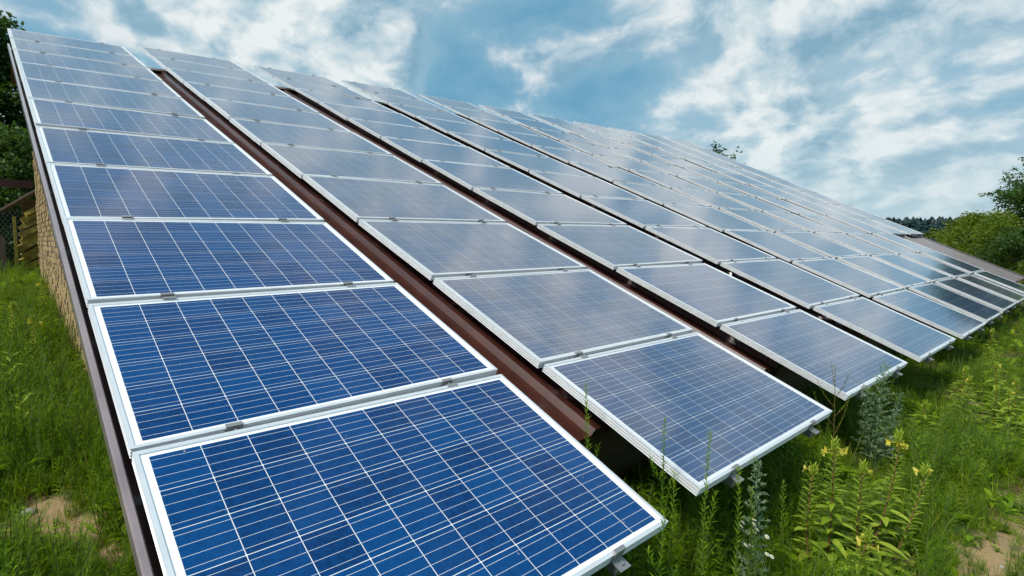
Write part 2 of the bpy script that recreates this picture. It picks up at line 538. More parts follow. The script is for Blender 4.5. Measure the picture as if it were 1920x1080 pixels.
def make_ground():
    xs = axis_samples(-1500, 2500, -3, 14, 0.09)
    ys = axis_samples(-1500, 2500, -3.2, 6, 0.09)
    X, Y = np.meshgrid(xs, ys, indexing='ij')
    Z = ground_z(X, Y)
    lump = 0.012 * np.sin(X * 23 + 3 * np.sin(Y * 9)) * np.sin(Y * 19 + 2 * np.sin(X * 11))
    Z = Z + lump * (np.hypot(X, Y) < 25)
    nx, ny = X.shape
    V = np.stack([X.ravel(), Y.ravel(), Z.ravel()], 1)
    i, j = np.meshgrid(np.arange(nx - 1), np.arange(ny - 1), indexing='ij')
    a = (i * ny + j).ravel()
    Fc = np.stack([a, a + ny, a + ny + 1, a + 1], 1)
    m, nt, out = mat('soil_and_turf')
    geo = nt.new('ShaderNodeNewGeometry')
    P = geo.outputs['Position']
    b = nt.new('ShaderNodeBsdfPrincipled')
    b.inputs['Roughness'].default_value = 0.95
    b.inputs['Specular IOR Level'].default_value = 0.15
    n1 = nt.noise(P, 2.2, 6, 0.6)
    n2 = nt.noise(P, 60, 4, 0.6)
    n3 = nt.noise(P, 0.05, 4, 0.6)
    soil = nt.mix(n2, (0.075, 0.047, 0.024), (0.16, 0.105, 0.052))
    turf = nt.mix(n2, (0.020, 0.042, 0.008), (0.050, 0.080, 0.015))
    col = nt.mix(nt.ramp(n1, [(0.42, (0, 0, 0)), (0.58, (1, 1, 1))]), soil, turf)
    sand = nt.mix(n2, (0.27, 0.185, 0.095), (0.40, 0.29, 0.155))
    msk = None
    sp = nt.new('ShaderNodeSeparateXYZ')
    nt.link(P, sp.inputs[0])
    for (px, py, pr) in PATCHES:
        dx = nt.math('MULTIPLY', nt.math('SUBTRACT', sp.outputs[0], px), 1 / pr)
        dy = nt.math('MULTIPLY', nt.math('SUBTRACT', sp.outputs[1], py), 1 / pr)
        dd = nt.math('SQRT', nt.math('ADD', nt.math('MULTIPLY', dx, dx), nt.math('MULTIPLY', dy, dy)))
        g = nt.math('SUBTRACT', 1.35, dd)
        msk = g if msk is None else nt.math('MAXIMUM', msk, g)
    edge = nt.math('ADD', msk, nt.math('MULTIPLY', nt.math('SUBTRACT', nt.noise(P, 7, 5, 0.6), 0.5), 1.6))
    smask = nt.ramp(edge, [(0.22, (0, 0, 0)), (0.55, (1, 1, 1))])
    col = nt.mix(smask, col, sand)
    nt.link(col, b.inputs['Base Color'])
    bm = nt.new('ShaderNodeBump')
    bm.inputs['Strength'].default_value = 0.7
    bm.inputs['Distance'].default_value = 0.02
    nt.link(nt.noise(P, 38, 6, 0.65), bm.inputs['Height'])
    nt.link(bm.outputs[0], b.inputs['Normal'])
    nt.link(b.outputs[0], out.inputs[0])
    me = bpy.data.meshes.new('ground')
    me.vertices.add(len(V))
    me.vertices.foreach_set('co', V.ravel())
    me.loops.add(Fc.size)
    me.loops.foreach_set('vertex_index', Fc.ravel().astype(np.int32))
    me.polygons.add(len(Fc))
    me.polygons.foreach_set('loop_start', np.arange(0, Fc.size, 4, dtype=np.int32))
    me.polygons.foreach_set('use_smooth', np.ones(len(Fc), dtype=bool))
    me.materials.append(m)
    me.update()
    me.validate()
    o = obj('ground', me)
    tag(o, kind='structure')


make_ground()

# ------------------------------------------------------------------ the shed
ROOF_U0, ROOF_U1 = -0.018, 22.05
ROOF_V0, ROOF_V1 = 0.60, 9.90
N_ROOF = -0.128          # valley of the roof sheet below the panel faces
RIB_H, RIB_P = 0.038, 0.26


def make_shed():
    shed = empty('shed', (0, 0, 0))
    tag(shed, 'low shed with brown ribbed steel roof reaching almost to the grass', 'shed')
    # roof sheets, each with its ribs
    prof = []                                   # one rib: offsets along u and heights
    for du, h in ((0.0, 0), (0.130, 0), (0.150, RIB_H), (0.200, RIB_H), (0.220, 0)):
        prof.append((du, h))
    vs_rows = [ROOF_V0 + (ROOF_V1 - ROOF_V0) * k / 12 for k in range(13)]
    u = ROOF_U0
    k = 0
    while u < ROOF_U1 - 0.2:
        nr = 6
        us = [(u + r * RIB_P + du, h) for r in range(nr) for du, h in prof] + [(u + nr * RIB_P, 0.0)]
        us = [(min(a, ROOF_U1), h) for a, h in us]
        lift = 0.004 * (k % 2)
        verts, faces = [], []
        for v in vs_rows:
            for a, h in us:
                verts.append(R(a, v, N_ROOF + h + lift))
        n = len(us)
        for i in range(len(vs_rows) - 1):
            for j in range(n - 1):
                faces.append((i * n + j, i * n + j + 1, (i + 1) * n + j + 1, (i + 1) * n + j))
        # thickness at the lower edge
        for j in range(n):
            a = us[j]
            verts.append(R(a[0], ROOF_V0, N_ROOF + a[1] + lift - 0.012))
        b0 = len(vs_rows) * n
        for j in range(n - 1):
            faces.append((b0 + j, b0 + j + 1, j + 1, j))
        obj('roof_sheet', mesh_from('roof_sheet', verts, faces, M['roof'] if u < 17.4 else M['roof_sky_grey']), shed)
        u += nr * RIB_P - 0.01
        k += 1
    # screws with washers along the ribs of the bare end of the roof and in the open gaps
    sc = MB()
    for vv in np.arange(0.7, 9.8, 0.9):
        for uu in np.arange(ROOF_U0 + 0.12, ROOF_U1, RIB_P * 2):
            p = R(uu, vv, N_ROOF + RIB_H + 0.004)
            sc.tube([p, p + NDIR * 0.008], [0.009, 0.006], 6)
    tag(sc.build('roof_screws', M['alu_dark'], shed), kind='stuff')
    # rake flashing in lengths on the near gable
    v0 = 0.30
    L = 2.45
    while v0 < 9.9:
        v1 = min(v0 + L, 10.02)
        mb = MB()
        steps = [v0 + (v1 - v0) * i / 4 for i in range(5)]
        lift = 0.004 * (int(v0 * 10) % 2)
        sec = [(-0.022, N_ROOF + 0.012), (-0.019, -0.050), (-0.023, -0.046), (-0.040, -0.047), (-0.045, -0.052), (-0.047, -0.092), (-0.043, -0.096), (-0.040, -0.092), (-0.038, -0.056), (-0.026, -0.054)]
        vs, fs = [], []
        for v in steps:
            for a, h in sec:
                vs.append(R(a, v, h + lift))
        n = len(sec)
        for i in range(4):
            for j in range(n):
                fs.append((i * n + j, (i + 1) * n + j, (i + 1) * n + (j + 1) % n, i * n + (j + 1) % n))
        fs.append(tuple(range(n)))
        fs.append(tuple(range(4 * n, 5 * n))[::-1])
        mb.add(vs, fs)
        mb.build('rake_flashing', M['flash'], shed)
        v0 = v1 - 0.03
    # same on the far gable
    mb = MB()
    for v in range(0, 10):
        a, b = 0.42 + v * 0.95, 0.42 + (v + 1) * 0.95
        q = [R(uu, vv, N_ROOF + h) for vv in (a, b) for uu, h in ((22.055, -0.06), (22.055, 0.05), (22.12, 0.05), (22.12, -0.06))]
        mb.add(q, [(0, 1, 5, 4), (1, 2, 6, 5), (2, 3, 7, 6), (3, 0, 4, 7)])
    mb.build('rake_flashing', M['flash'], shed)
    # ridge cap
    us = np.linspace(ROOF_U0, ROOF_U1, 14)
    mb = MB()
    vs = []
    for a in us:
        p = R(a, ROOF_V1, N_ROOF + RIB_H + 0.012)
        vs += [R(a, ROOF_V1 - 0.2, N_ROOF + RIB_H + 0.012), p, p + Vector((0, 0.22, -0.07))]
    fs = []
    for i in range(len(us) - 1):
        fs += [(3 * i, 3 * i + 3, 3 * i + 4, 3 * i + 1), (3 * i + 1, 3 * i + 4, 3 * i + 5, 3 * i + 2)]
    mb.add(vs, fs)
    mb.build('ridge_cap', M['flash'], shed)
    # eave beam of old timber and rafters
    mb = MB()
    for i in range(22):
        a, b = ROOF_U0 + 0.05 + i * 1.0, ROOF_U0 + 0.05 + (i + 1) * 1.0
        q = []
        for uu in (a, b):
            for dv, dn in ((0.0, -0.02), (0.12, -0.02), (0.12, -0.15), (0.0, -0.15)):
                q.append(R(uu, 0.70 + dv, N_ROOF + dn))
        mb.add(q, [(0, 1, 2, 3), (4, 7, 6, 5), (0, 4, 5, 1), (1, 5, 6, 2), (2, 6, 7, 3), (3, 7, 4, 0)])
    mb.build('eave_beam', M['timber_dark'], shed)
    for uu in np.arange(0.4, 22.0, 1.05):
        mb = MB()
        q = []
        for vv in (0.66, 9.8):
            for du, dn in ((-0.04, -0.03), (0.04, -0.03), (0.04, -0.16), (-0.04, -0.16)):
                q.append(R(uu + du, vv, N_ROOF + dn - 0.012))
        mb.add(q, [(0, 1, 2, 3), (4, 7, 6, 5), (0, 4, 5, 1), (1, 5, 6, 2), (2, 6, 7, 3), (3, 7, 4, 0)])
        mb.build('rafter', M['timber_dark'], shed)
    # gable wall of rough yellow brick: mortar core and bricks standing proud
    def roof_z(x, y):
        v = (y) / VDIR.y
        return R(x, v, N_ROOF).z + (y - R(x, v, N_ROOF).y) * VDIR.z / VDIR.y
    for gi, (gx, sgn) in enumerate(((0.20, -1), (21.85, 1))):
        core = MB()
        ysn = np.linspace(0.75, 9.4, 12)
        vs, fs = [], []
        for y in ysn:
            zb = float(ground_z(gx, y)) - 0.3
            zt = roof_z(gx, y) - 0.05
            for dx in (0.0, 0.24):
                vs += [(gx - sgn * dx, y, zb), (gx - sgn * dx, y, zt)]
        for i in range(len(ysn) - 1):
            a, b = 4 * i, 4 * i + 4
            fs += [(a, b, b + 1, a + 1), (a + 2, a + 3, b + 3, b + 2), (a + 1, b + 1, b + 3, a + 3)]
        fs += [(0, 1, 3, 2), (4 * 11, 4 * 11 + 2, 4 * 11 + 3, 4 * 11 + 1)]
        core.add(vs, fs)
        wall = core.build('gable_wall', M['mortar'], shed)
        br = MB()
        z = -0.1
        c = 0
        while z < 4.2:
            y = 0.76 - 0.13 * (c % 2)
            while y < 9.35:
                l = 0.15 + random.uniform(-0.03, 0.03)
                ym = y + l / 2
                if z > float(ground_z(gx, ym)) - 0.12 and z + 0.06 < roof_z(gx, max(y, 0.75)) - 0.06 and y > 0.74:
                    pr = random.uniform(0.004, 0.022)
                    j = [random.uniform(-0.004, 0.004) for _ in range(4)]
                    x1 = gx + sgn * pr
                    br.box((min(gx - sgn * 0.02, x1), y + j[0], z + j[1]), (max(gx - sgn * 0.02, x1), y + l - 0.014 + j[2], z + 0.050 + j[3]))
                y += l
            z += 0.062
            c += 1
        tag(br.build('bricks', M['brick'], wall), kind='stuff')
    # low front wall and the back wall
    for yw, nm in ((0.85, 'front_wall'), (9.3, 'back_wall')):
        mb = MB()
        for i in range(11):
            x0, x1 = 0.44 + i * 1.945, 0.44 + (i + 1) * 1.945
            q = []
            for x in (x0, x1):
                for y in (yw, yw + 0.2):
                    q += [(x, y, float(ground_z(x, y)) - 0.3), (x, y, roof_z(x, yw) - 0.19)]
            mb.add(q, [(0, 4, 5, 1), (2, 3, 7, 6), (1, 5, 7, 3)])
        mb.build(nm, M['timber_dark'], shed)
    # back slope of the roof
    mb = MB()
    vs, fs = [], []
    for a in us:
        p = R(a, ROOF_V1, N_ROOF)
        vs += [p + Vector((0, 0.02, 0)), p + Vector((0, 0.5, -0.35))]
    for i in range(len(us) - 1):
        fs.append((2 * i, 2 * i + 2, 2 * i + 3, 2 * i + 1))
    mb.add(vs, fs)
    mb.build('back_slope', M['roof'], shed)


make_shed()

# ------------------------------------------------------------------ solar panels
PW, PH, PT = 1.65, 1.0, 0.040
LIP = 0.016
COLS_U = [0, 1.893, 4.021, 6.033, 8.245, 10.328, 12.356, 14.471, 16.376, 18.245, 20.241]
COLS_N = [0, 0.051, 0.033, 0.038, 0.010, 0.0, 0.001, -0.003, 0.023, 0.021, 0.026]
COLS_DV = [0, -0.056, -0.018, -0.032, -0.030, 0.010, 0.028, 0.028, 0.033, 0.008, 0.007]
ROW_VB = [0.033, 0.021, -0.017, -0.042, -0.018, -0.007, 0.006, -0.001, 0.006, 0.010, 0.004, 0.006]
LOW_DV = [0.021, 0.097, 0.097, 0.080, 0.07, 0.05, 0.05, 0.05, 0.05, 0, 0]
FH, FG = 1.006, 0.030


def row_v(c, b):
    """v of the lower edge of row b in column c"""
    v = b * (FH + FG) + ROW_VB[b] + COLS_DV[c]
    if b == 0:
        v += LOW_DV[c]
    return v


def make_frame_mesh():
    """aluminium frame with grooved flanks, mitred"""
    sec = [(0.0, -0.0), (0.0, -0.007), (0.0045, -0.009), (0.0045, -0.0115), (0.0, -0.0135), (0.0, -0.020), (0.0045, -0.022), (0.0045, -0.0245), (0.0, -0.0265), (0.0, -0.033), (0.0045, -0.035), (0.0045, -0.0375), (0.0, -0.040),
           (0.028, -0.040), (0.028, -0.0385), (0.0055, -0.0385), (0.0055, -0.0088), (LIP, -0.0088), (LIP, -0.0008), (LIP - 0.0015, 0.0), (0.0012, 0.0)]
    n = len(sec)
    corners = [(0, 0, 1, 1), (PW, 0, -1, 1), (PW, PH, -1, -1), (0, PH, 1, -1)]
    vs = []
    for cx, cy, sx, sy in corners:
        for off, z in sec:
            vs.append((cx + sx * off, cy + sy * off, z))
    fs = []
    for c in range(4):
        a, b = c * n, ((c + 1) % 4) * n
        for j in range(n):
            k = (j + 1) % n
            fs.append((a + j, a + k, b + k, b + j))
    return mesh_from('panel_frame', vs, fs, M['alu'])


MX, MY = 0.040, 0.031
CPX, CPY = (PW - 2 * MX) / 10, (PH - 2 * MY) / 6
CGAP = 0.0028


def cell_shape(mb, x0, y0, rnd=None):
    w_, h_ = CPX - CGAP, CPY - CGAP
    z = 0.0
    ch = 0.0022
    mb.add([(x0 + ch, y0, z), (x0 + w_ - ch, y0, z), (x0 + w_, y0 + ch, z), (x0 + w_, y0 + h_ - ch, z), (x0 + w_ - ch, y0 + h_, z), (x0 + ch, y0 + h_, z), (x0, y0 + h_ - ch, z), (x0, y0 + ch, z)], [tuple(range(8))], 0, rnd)
    for b in range(4):
        yb = y0 + h_ * (b + 0.5) / 4
        bw = 0.0012
        mb.add([(x0 - CGAP / 2, yb - bw / 2, z + 0.0004), (x0 + w_ + CGAP / 2, yb - bw / 2, z + 0.0004), (x0 + w_ + CGAP / 2, yb + bw / 2, z + 0.0004), (x0 - CGAP / 2, yb + bw / 2, z + 0.0004)], [(0, 1, 2, 3)], 1, 0.0)


frame_me = make_frame_mesh()
_mb = MB()
cell_shape(_mb, 0, 0, 0.0)
cell_me = _mb.mesh('cell', [M['cell'], M['busbar']])
_mb = MB()
for i in range(10):
    for j in range(6):
        cell_shape(_mb, MX + i * CPX + CGAP / 2, MY + j * CPY + CGAP / 2, random.random())
cells_me = _mb.mesh('cell_grid', [M['cell'], M['busbar']])
_mb = MB()
_mb.box((0.004, 0.004, -0.0086), (PW - 0.004, PH - 0.004, -0.0052))
back_me = _mb.mesh('backsheet', [M['backsheet']])


def pane(m):
    return mesh_from('glass_pane', [(LIP - 0.002, LIP - 0.002, 0), (PW - LIP + 0.002, LIP - 0.002, 0), (PW - LIP + 0.002, PH - LIP + 0.002, 0), (LIP - 0.002, PH - LIP + 0.002, 0)], [(0, 1, 2, 3)], m)


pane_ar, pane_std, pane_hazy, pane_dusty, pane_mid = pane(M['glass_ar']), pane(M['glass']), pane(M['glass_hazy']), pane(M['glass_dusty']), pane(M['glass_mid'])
_mb = MB()
_mb.box((PW / 2 - 0.07, PH - 0.14, -0.034), (PW / 2 + 0.07, PH - 0.04, -0.0087))
jbox_me = _mb.mesh('junction_box', [M['timber_dark']])

ORD = ['first', 'second', 'third', 'fourth', 'fifth', 'sixth', 'seventh', 'eighth', 'ninth', 'tenth', 'eleventh']
NEAR = {0: 5, 1: 4, 2: 4, 3: 3, 4: 3, 5: 2}      # rows with every cell built singly


def make_panels():
    for c in range(11):
        for r in range(11):
            if c >= 9 and r < 3:
                continue
            v0 = row_v(c, r)
            v1 = row_v(c, r + 1) - FG
            u0 = COLS_U[c]
            nn = COLS_N[c]
            p00, p10, p01, p11 = R(u0, v0, nn), R(u0 + PW, v0, nn), R(u0, v1, nn), R(u0 + PW, v1, nn)
            xa = (p10 + p11 - p00 - p01) / 2
            ya = (p01 + p11 - p00 - p10) / 2
            cen = (p00 + p10 + p01 + p11) / 4
            xd = xa.normalized()
            zd = xd.cross(ya).normalized()
            # fixed by hand: no two panels lie at quite the same tilt
            rs = random.Random(c * 37 + r * 11)
            t1, t2 = rs.gauss(0, 0.0045), rs.gauss(0, 0.0060)
            zd = (zd + xd * t1 + ya.normalized() * t2).normalized()
            xd = (xd - zd * xd.dot(zd)).normalized()
            yd = zd.cross(xd)
            sx, sy = xa.length / PW, ya.length / PH
            org = cen - xd * (PW * sx / 2) - yd * (PH * sy / 2)
            root = empty('solar_panel')
            root.matrix_world = Matrix(((xd.x * sx, yd.x * sy, zd.x, org.x), (xd.y * sx, yd.y * sy, zd.y, org.y), (xd.z * sx, yd.z * sy, zd.z, org.z), (0, 0, 0, 1)))
            rowt = 'lowest' if r == 0 else ('topmost' if r == 10 else ORD[r] + ' from the bottom')
            colt = 'column along the left gable' if c == 0 else ('column at the far gable' if c == 10 else ORD[c] + ' column from the left gable')
            tag(root, 'solar panel, %s in the %s' % (rowt, colt), 'solar panel', 'solar panels on the shed roof')
            obj('frame', frame_me, root)
            obj('backsheet', back_me, root)
            obj('junction_box', jbox_me, root)
            if r < NEAR.get(c, 0):
                for i in range(10):
                    for j in range(6):
                        ce = obj('cell', cell_me, root)
                        ce.location = (MX + i * CPX + CGAP / 2, MY + j * CPY + CGAP / 2, -0.0046)
            else:
                g = obj('cells', cells_me, root)
                g.location.z = -0.0046
                tag(g, kind='stuff')
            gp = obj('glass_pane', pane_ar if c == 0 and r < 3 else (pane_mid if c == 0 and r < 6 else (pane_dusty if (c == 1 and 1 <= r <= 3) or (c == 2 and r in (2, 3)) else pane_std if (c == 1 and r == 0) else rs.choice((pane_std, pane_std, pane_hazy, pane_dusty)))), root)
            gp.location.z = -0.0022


make_panels()

# ------------------------------------------------------------------ mounting rails with their clamps
_mb = MB()      # mid clamp: a plate over both frames on a channel standing in the gap
_mb.box((-0.030, -0.029, 0.001), (0.030, -0.0155, 0.0045))
_mb.box((-0.030, 0.0155, 0.001), (0.030, 0.029, 0.0045))
_mb.box((-0.030, -0.0155, -0.018), (0.030, -0.0115, 0.0045))
_mb.box((-0.030, 0.0115, -0.018), (0.030, 0.0155, 0.0045))
_mb.box((-0.030, -0.0115, -0.020), (0.030, 0.0115, -0.015))
_mb.tube([(0, 0, -0.015), (0, 0, -0.004)], [0.006, 0.006], 6)
clamp_me = _mb.mesh('clamp', [M['clamp']])
_mb = MB()      # end clamp: a Z of sheet metal on the rail end
_mb.box((-0.030, -0.004, 0.001), (0.030, 0.012, 0.0045))
_mb.box((-0.030, -0.004, -0.040), (0.030, -0.0005, 0.001))
_mb.box((-0.030, -0.045, -0.042), (0.030, -0.0005, -0.038))
_mb.tube([(0, -0.024, -0.038), (0, -0.024, -0.030)], [0.008, 0.008], 6)
end_me = _mb.mesh('end_clamp', [M['clamp']])


def make_rails():
    for c in range(11):
        b0 = 3 if c >= 9 else 0
        for k, du in enumerate((0.33, 1.32)):
            u = COLS_U[c] + du
            nn = COLS_N[c] - PT - 0.001
            va, vb = row_v(c, b0) - 0.030, row_v(c, 11) + 0.02
            vs, fs = [], []
            ns = 12
            sec = [(-0.021, 0.0), (-0.006, 0.0), (-0.006, -0.012), (0.006, -0.012), (0.006, 0.0), (0.021, 0.0), (0.021, -0.042), (-0.021, -0.042)]
            for i in range(ns):
                v = va + (vb - va) * i / (ns - 1)
                for a, h in sec:
                    vs.append(R(u + a, v, nn + h))
            n = len(sec)
            for i in range(ns - 1):
                for j in range(n):
                    fs.append((i * n + j, i * n + (j + 1) % n, (i + 1) * n + (j + 1) % n, (i + 1) * n + j))
            fs.append(tuple(range(n))[::-1])
            root = obj('mounting_rail', mesh_from('mounting_rail', vs, fs, M['alu_dark']))
            side = 'left' if k == 0 else 'right'
            colt = 'along the left gable' if c == 0 else ('at the far gable' if c == 10 else ORD[c] + ' from the left gable')
            tag(root, 'aluminium rail under the %s side of the panel column %s' % (side, colt), 'rail', 'mounting rails under the panels')
            for b in range(b0, 12):
                v = row_v(c, b) - (FG / 2 if 0 < b < 11 and not (b == b0) else (FG - 0.003 if b == 11 else 0.0))
                xd = (R(u + 0.2, v) - R(u - 0.2, v)).normalized()
                yd = (R(u, v + 0.2) - R(u, v - 0.2)).normalized()
                zd = xd.cross(yd).normalized()
                p = R(u, v, COLS_N[c])
                if b == 11:
                    xd, yd = -xd, -yd
                mt = Matrix(((xd.x, yd.x, zd.x, p.x), (xd.y, yd.y, zd.y, p.y), (xd.z, yd.z, zd.z, p.z), (0, 0, 0, 1)))
                obj('clamp', end_me if b in (b0, 11) else clamp_me, root, mt)
            # feet between rail and roof sheet
            for v in np.arange(max(0.8, va + 0.5), 9.7, 1.8):
                mb = MB()
                p = R(u, v, 0)
                q = []
                for dn in (nn - 0.042, N_ROOF + 0.001):
                    for a, dv in ((-0.02, -0.03), (0.02, -0.03), (0.02, 0.03), (-0.02, 0.03)):
                        q.append(R(u + a, v + dv, dn))
                mb.add(q, [(0, 1, 2, 3), (4, 7, 6, 5), (0, 4, 5, 1), (1, 5, 6, 2), (2, 6, 7, 3), (3, 7, 4, 0)])
                mb.build('foot', M['alu_dark'], root)


make_rails()

#@@VEG
# ------------------------------------------------------------------ trees, shrubs and the far wood
def quads_mesh(name, V, m, rnd):
    """V: n x 4 x 3 leaf quads"""
    n = len(V)
    me = bpy.data.meshes.new(name)
    me.vertices.add(n * 4)
    me.vertices.foreach_set('co', V.reshape(-1).astype(np.float32))
    me.loops.add(n * 4)
    me.loops.foreach_set('vertex_index', np.arange(n * 4, dtype=np.int32))
    me.polygons.add(n)
    me.polygons.foreach_set('loop_start', np.arange(0, n * 4, 4, dtype=np.int32))
    a = me.attributes.new('rnd', 'FLOAT', 'FACE')
    a.data.foreach_set('value', rnd.astype(np.float32))
    me.materials.append(m)
    me.update()
    me.validate()
    return me


def leaf_quads(P, size, upbias=0.5, aspect=0.55):
    """a rhombic leaf at every point, turned at random but mostly facing up and out"""
    n = len(P)
    d1 = rng.normal(size=(n, 3))
    d1[:, 2] *= 0.6
    d1 /= np.linalg.norm(d1, axis=1)[:, None]
    up = rng.normal(size=(n, 3)) * 0.7 + np.array([0, 0, upbias])
    s = np.cross(d1, up)
    s /= np.linalg.norm(s, axis=1)[:, None] + 1e-9
    L = size * rng.uniform(0.6, 1.25, n)[:, None]
    W = L * aspect
    mid = P + d1 * L * 0.5 + np.cross(s, d1) * L * 0.10
    return np.stack([P, mid + s * W * 0.5, P + d1 * L, mid - s * W * 0.5], 1)


def crown_points(clumps, per, sd=0.42):
    out = []
    for (c, r) in clumps:
        k = int(per * r * r)
        v = rng.normal(size=(k, 3))
        v /= np.linalg.norm(v, axis=1)[:, None]
        rad = r * np.clip(1 - np.abs(rng.normal(0, sd, k)), 0.05, 1.15)
        out.append(np.array(c) + v * rad[:, None] * np.array([1, 1, 0.8]))
    return np.concatenate(out)


def make_tree(name, label, cat, base, height, spread, nclump, per, leaf, mleaf, group=None, trunk_r=0.14, low=0.25, shape=1.0, stems=1, twigs=0, seed=0):
    rs = random.Random(seed)
    bx_, by_ = base
    bz = float(ground_z(bx_, by_))
    root = empty(name, (bx_, by_, bz))
    tag(root, label, cat, group)
    tm = MB()
    clumps = []
    ends = []
    for sidx in range(stems):
        lean = Vector((rs.uniform(-1, 1), rs.uniform(-1, 1), 0)) * (0.10 * height if stems == 1 else 0.22 * height)
        top = Vector((0, 0, height * 0.86)) + lean
        pts = [Vector((rs.uniform(-.1, .1) * stems, rs.uniform(-.1, .1) * stems, -0.15))]
        for i in range(1, 6):
            t = i / 5
            pts.append(top * t + Vector((rs.uniform(-1, 1), rs.uniform(-1, 1), 0)) * 0.03 * height * (1 - t))
        tm.tube(pts, [trunk_r * (1 - 0.85 * i / 5) + 0.008 for i in range(6)], 8)
        ends.append(pts)
    for i in range(nclump):
        pts = ends[i % stems]
        t = low + (1 - low) * (i + rs.random()) / nclump
        k = min(4, int(t * 5))
        p0 = pts[k].lerp(pts[k + 1], t * 5 - k)
        ang = i * 2.39996 + rs.uniform(-.5, .5)
        prof = math.sin(math.pi * min(0.97, 0.18 + 0.82 * (t - low) / (1 - low)) ** shape) ** 0.6
        rad = spread * prof * rs.uniform(0.55, 1.0)
        p2 = p0 + Vector((math.cos(ang) * rad, math.sin(ang) * rad, rs.uniform(0.05, 0.30) * rad + 0.06 * height * rs.random()))
        mid = p0.lerp(p2, 0.5) + Vector((0, 0, 0.08 * rad))
        tm.tube([p0, mid, p2], [trunk_r * 0.35 * (1.05 - t) + 0.012, trunk_r * 0.2 * (1.05 - t) + 0.008, 0.004], 5)
        r = spread * rs.uniform(0.20, 0.36)
        clumps.append((tuple(p2), r))
        if rs.random() < 0.75:
            clumps.append((tuple(mid + Vector((rs.uniform(-.3, .3), rs.uniform(-.3, .3), .1)) * spread * 0.4), r * 0.8))
        for q in range(twigs):
            dv = Vector((math.cos(ang + rs.uniform(-.9, .9)), math.sin(ang + rs.uniform(-.9, .9)), rs.uniform(0.0, 0.9))) * spread * rs.uniform(0.22, 0.42)
            tm.tube([p2, p2 + dv], [0.008, 0.003], 4)
            for e in range(3):
                clumps.append((tuple(p2 + dv * (0.5 + 0.28 * e)), spread * 0.055))
    tm.build('trunk', M['bark'], root, smooth=True)
    P = crown_points(clumps, per / (spread * spread))
    V = leaf_quads(P, leaf)
    # leaves grow in sprays, so colour varies by spray more than by leaf
    spray = np.floor(P / (leaf * 4.0))
    hsh = np.abs(np.sin(spray @ np.array([12.9898, 78.233, 37.719])) * 43758.5453) % 1.0
    obj('crown', quads_mesh('crown', V, mleaf, np.clip(hsh * 0.7 + rng.random(len(P)) * 0.3, 0, 0.99) * 0.62), root)
    return root


make_tree('deciduous_tree', 'tall dense dark green tree behind the shed, beside the left gable', 'tree', (-0.15, 16.6), 6.9, 2.1, 44, 6400, 0.15, M['leaf_tree'], 'trees behind the shed', 0.2, 0.12, seed=1)
make_tree('deciduous_tree', 'rounded dark tree showing its top just over the upper left panel corner', 'tree', (1.9, 21.5), 7.3, 2.2, 34, 4200, 0.16, M['leaf_tree'], 'trees behind the shed', 0.2, 0.15, seed=2)
make_tree('deciduous_tree', 'lighter green low tree below the tall dark one by the left gable', 'tree', (-0.3, 13.6), 3.3, 1.25, 30, 5200, 0.10, M['leaf_right'], 'trees behind the shed', 0.12, 0.05, seed=3)
make_tree('deciduous_tree', 'wide dark tree farther left along the fence', 'tree', (-4.8, 18.5), 8.0, 2.8, 34, 3800, 0.16, M['leaf_tree'], 'trees behind the shed', 0.2, 0.12, seed=4)
make_tree('deciduous_tree', 'tree behind the ridge with only its topmost twigs above the panels', 'tree', (33.0, 14.8), 6.6, 1.55, 18, 600, 0.19, M['leaf_tree'], None, 0.1, 0.3, twigs=3, seed=15)
make_tree('deciduous_tree', 'green orchard tree with loose open top past the far end of the shed', 'tree', (39.5, 0.5), 5.35, 2.8, 50, 5600, 0.135, M['leaf_right'], None, 0.12, 0.10, twigs=3, seed=6)
make_tree('deciduous_tree', 'green tree standing right of the loose topped orchard tree', 'tree', (31.5, -3.4), 4.2, 1.9, 34, 4200, 0.11, M['leaf_right'], None, 0.12, 0.10, twigs=2, seed=7)
SHR = 'shrubs past the far end of the shed'
for i, (x, y, h, s_, lab) in enumerate([
    (40.0, 3.9, 2.45, 1.7, 'rounded yellow green shrub at the left end of the hedge'),
    (37.0, 2.6, 2.5, 1.8, 'yellow green shrub, second from the left end of the hedge'),
    (33.8, 1.6, 2.35, 1.8, 'yellow green shrub, third from the left end of the hedge'),
    (31.2, 1.0, 2.0, 1.5, 'dark green shrub of the hedge at the foot of the orchard tree'),
    (25.2, 0.1, 1.25, 0.9, 'low yellow green shrub beside the bare corner of the steel roof')]):
    make_tree('shrub', lab, 'shrub', (x, y), h, s_, 24, 2600, 0.13 if x > 30 else 0.09, M['leaf_shrub'] if i != 3 else M['leaf_right'], SHR, 0.05, 0.02, stems=3, seed=20 + i)


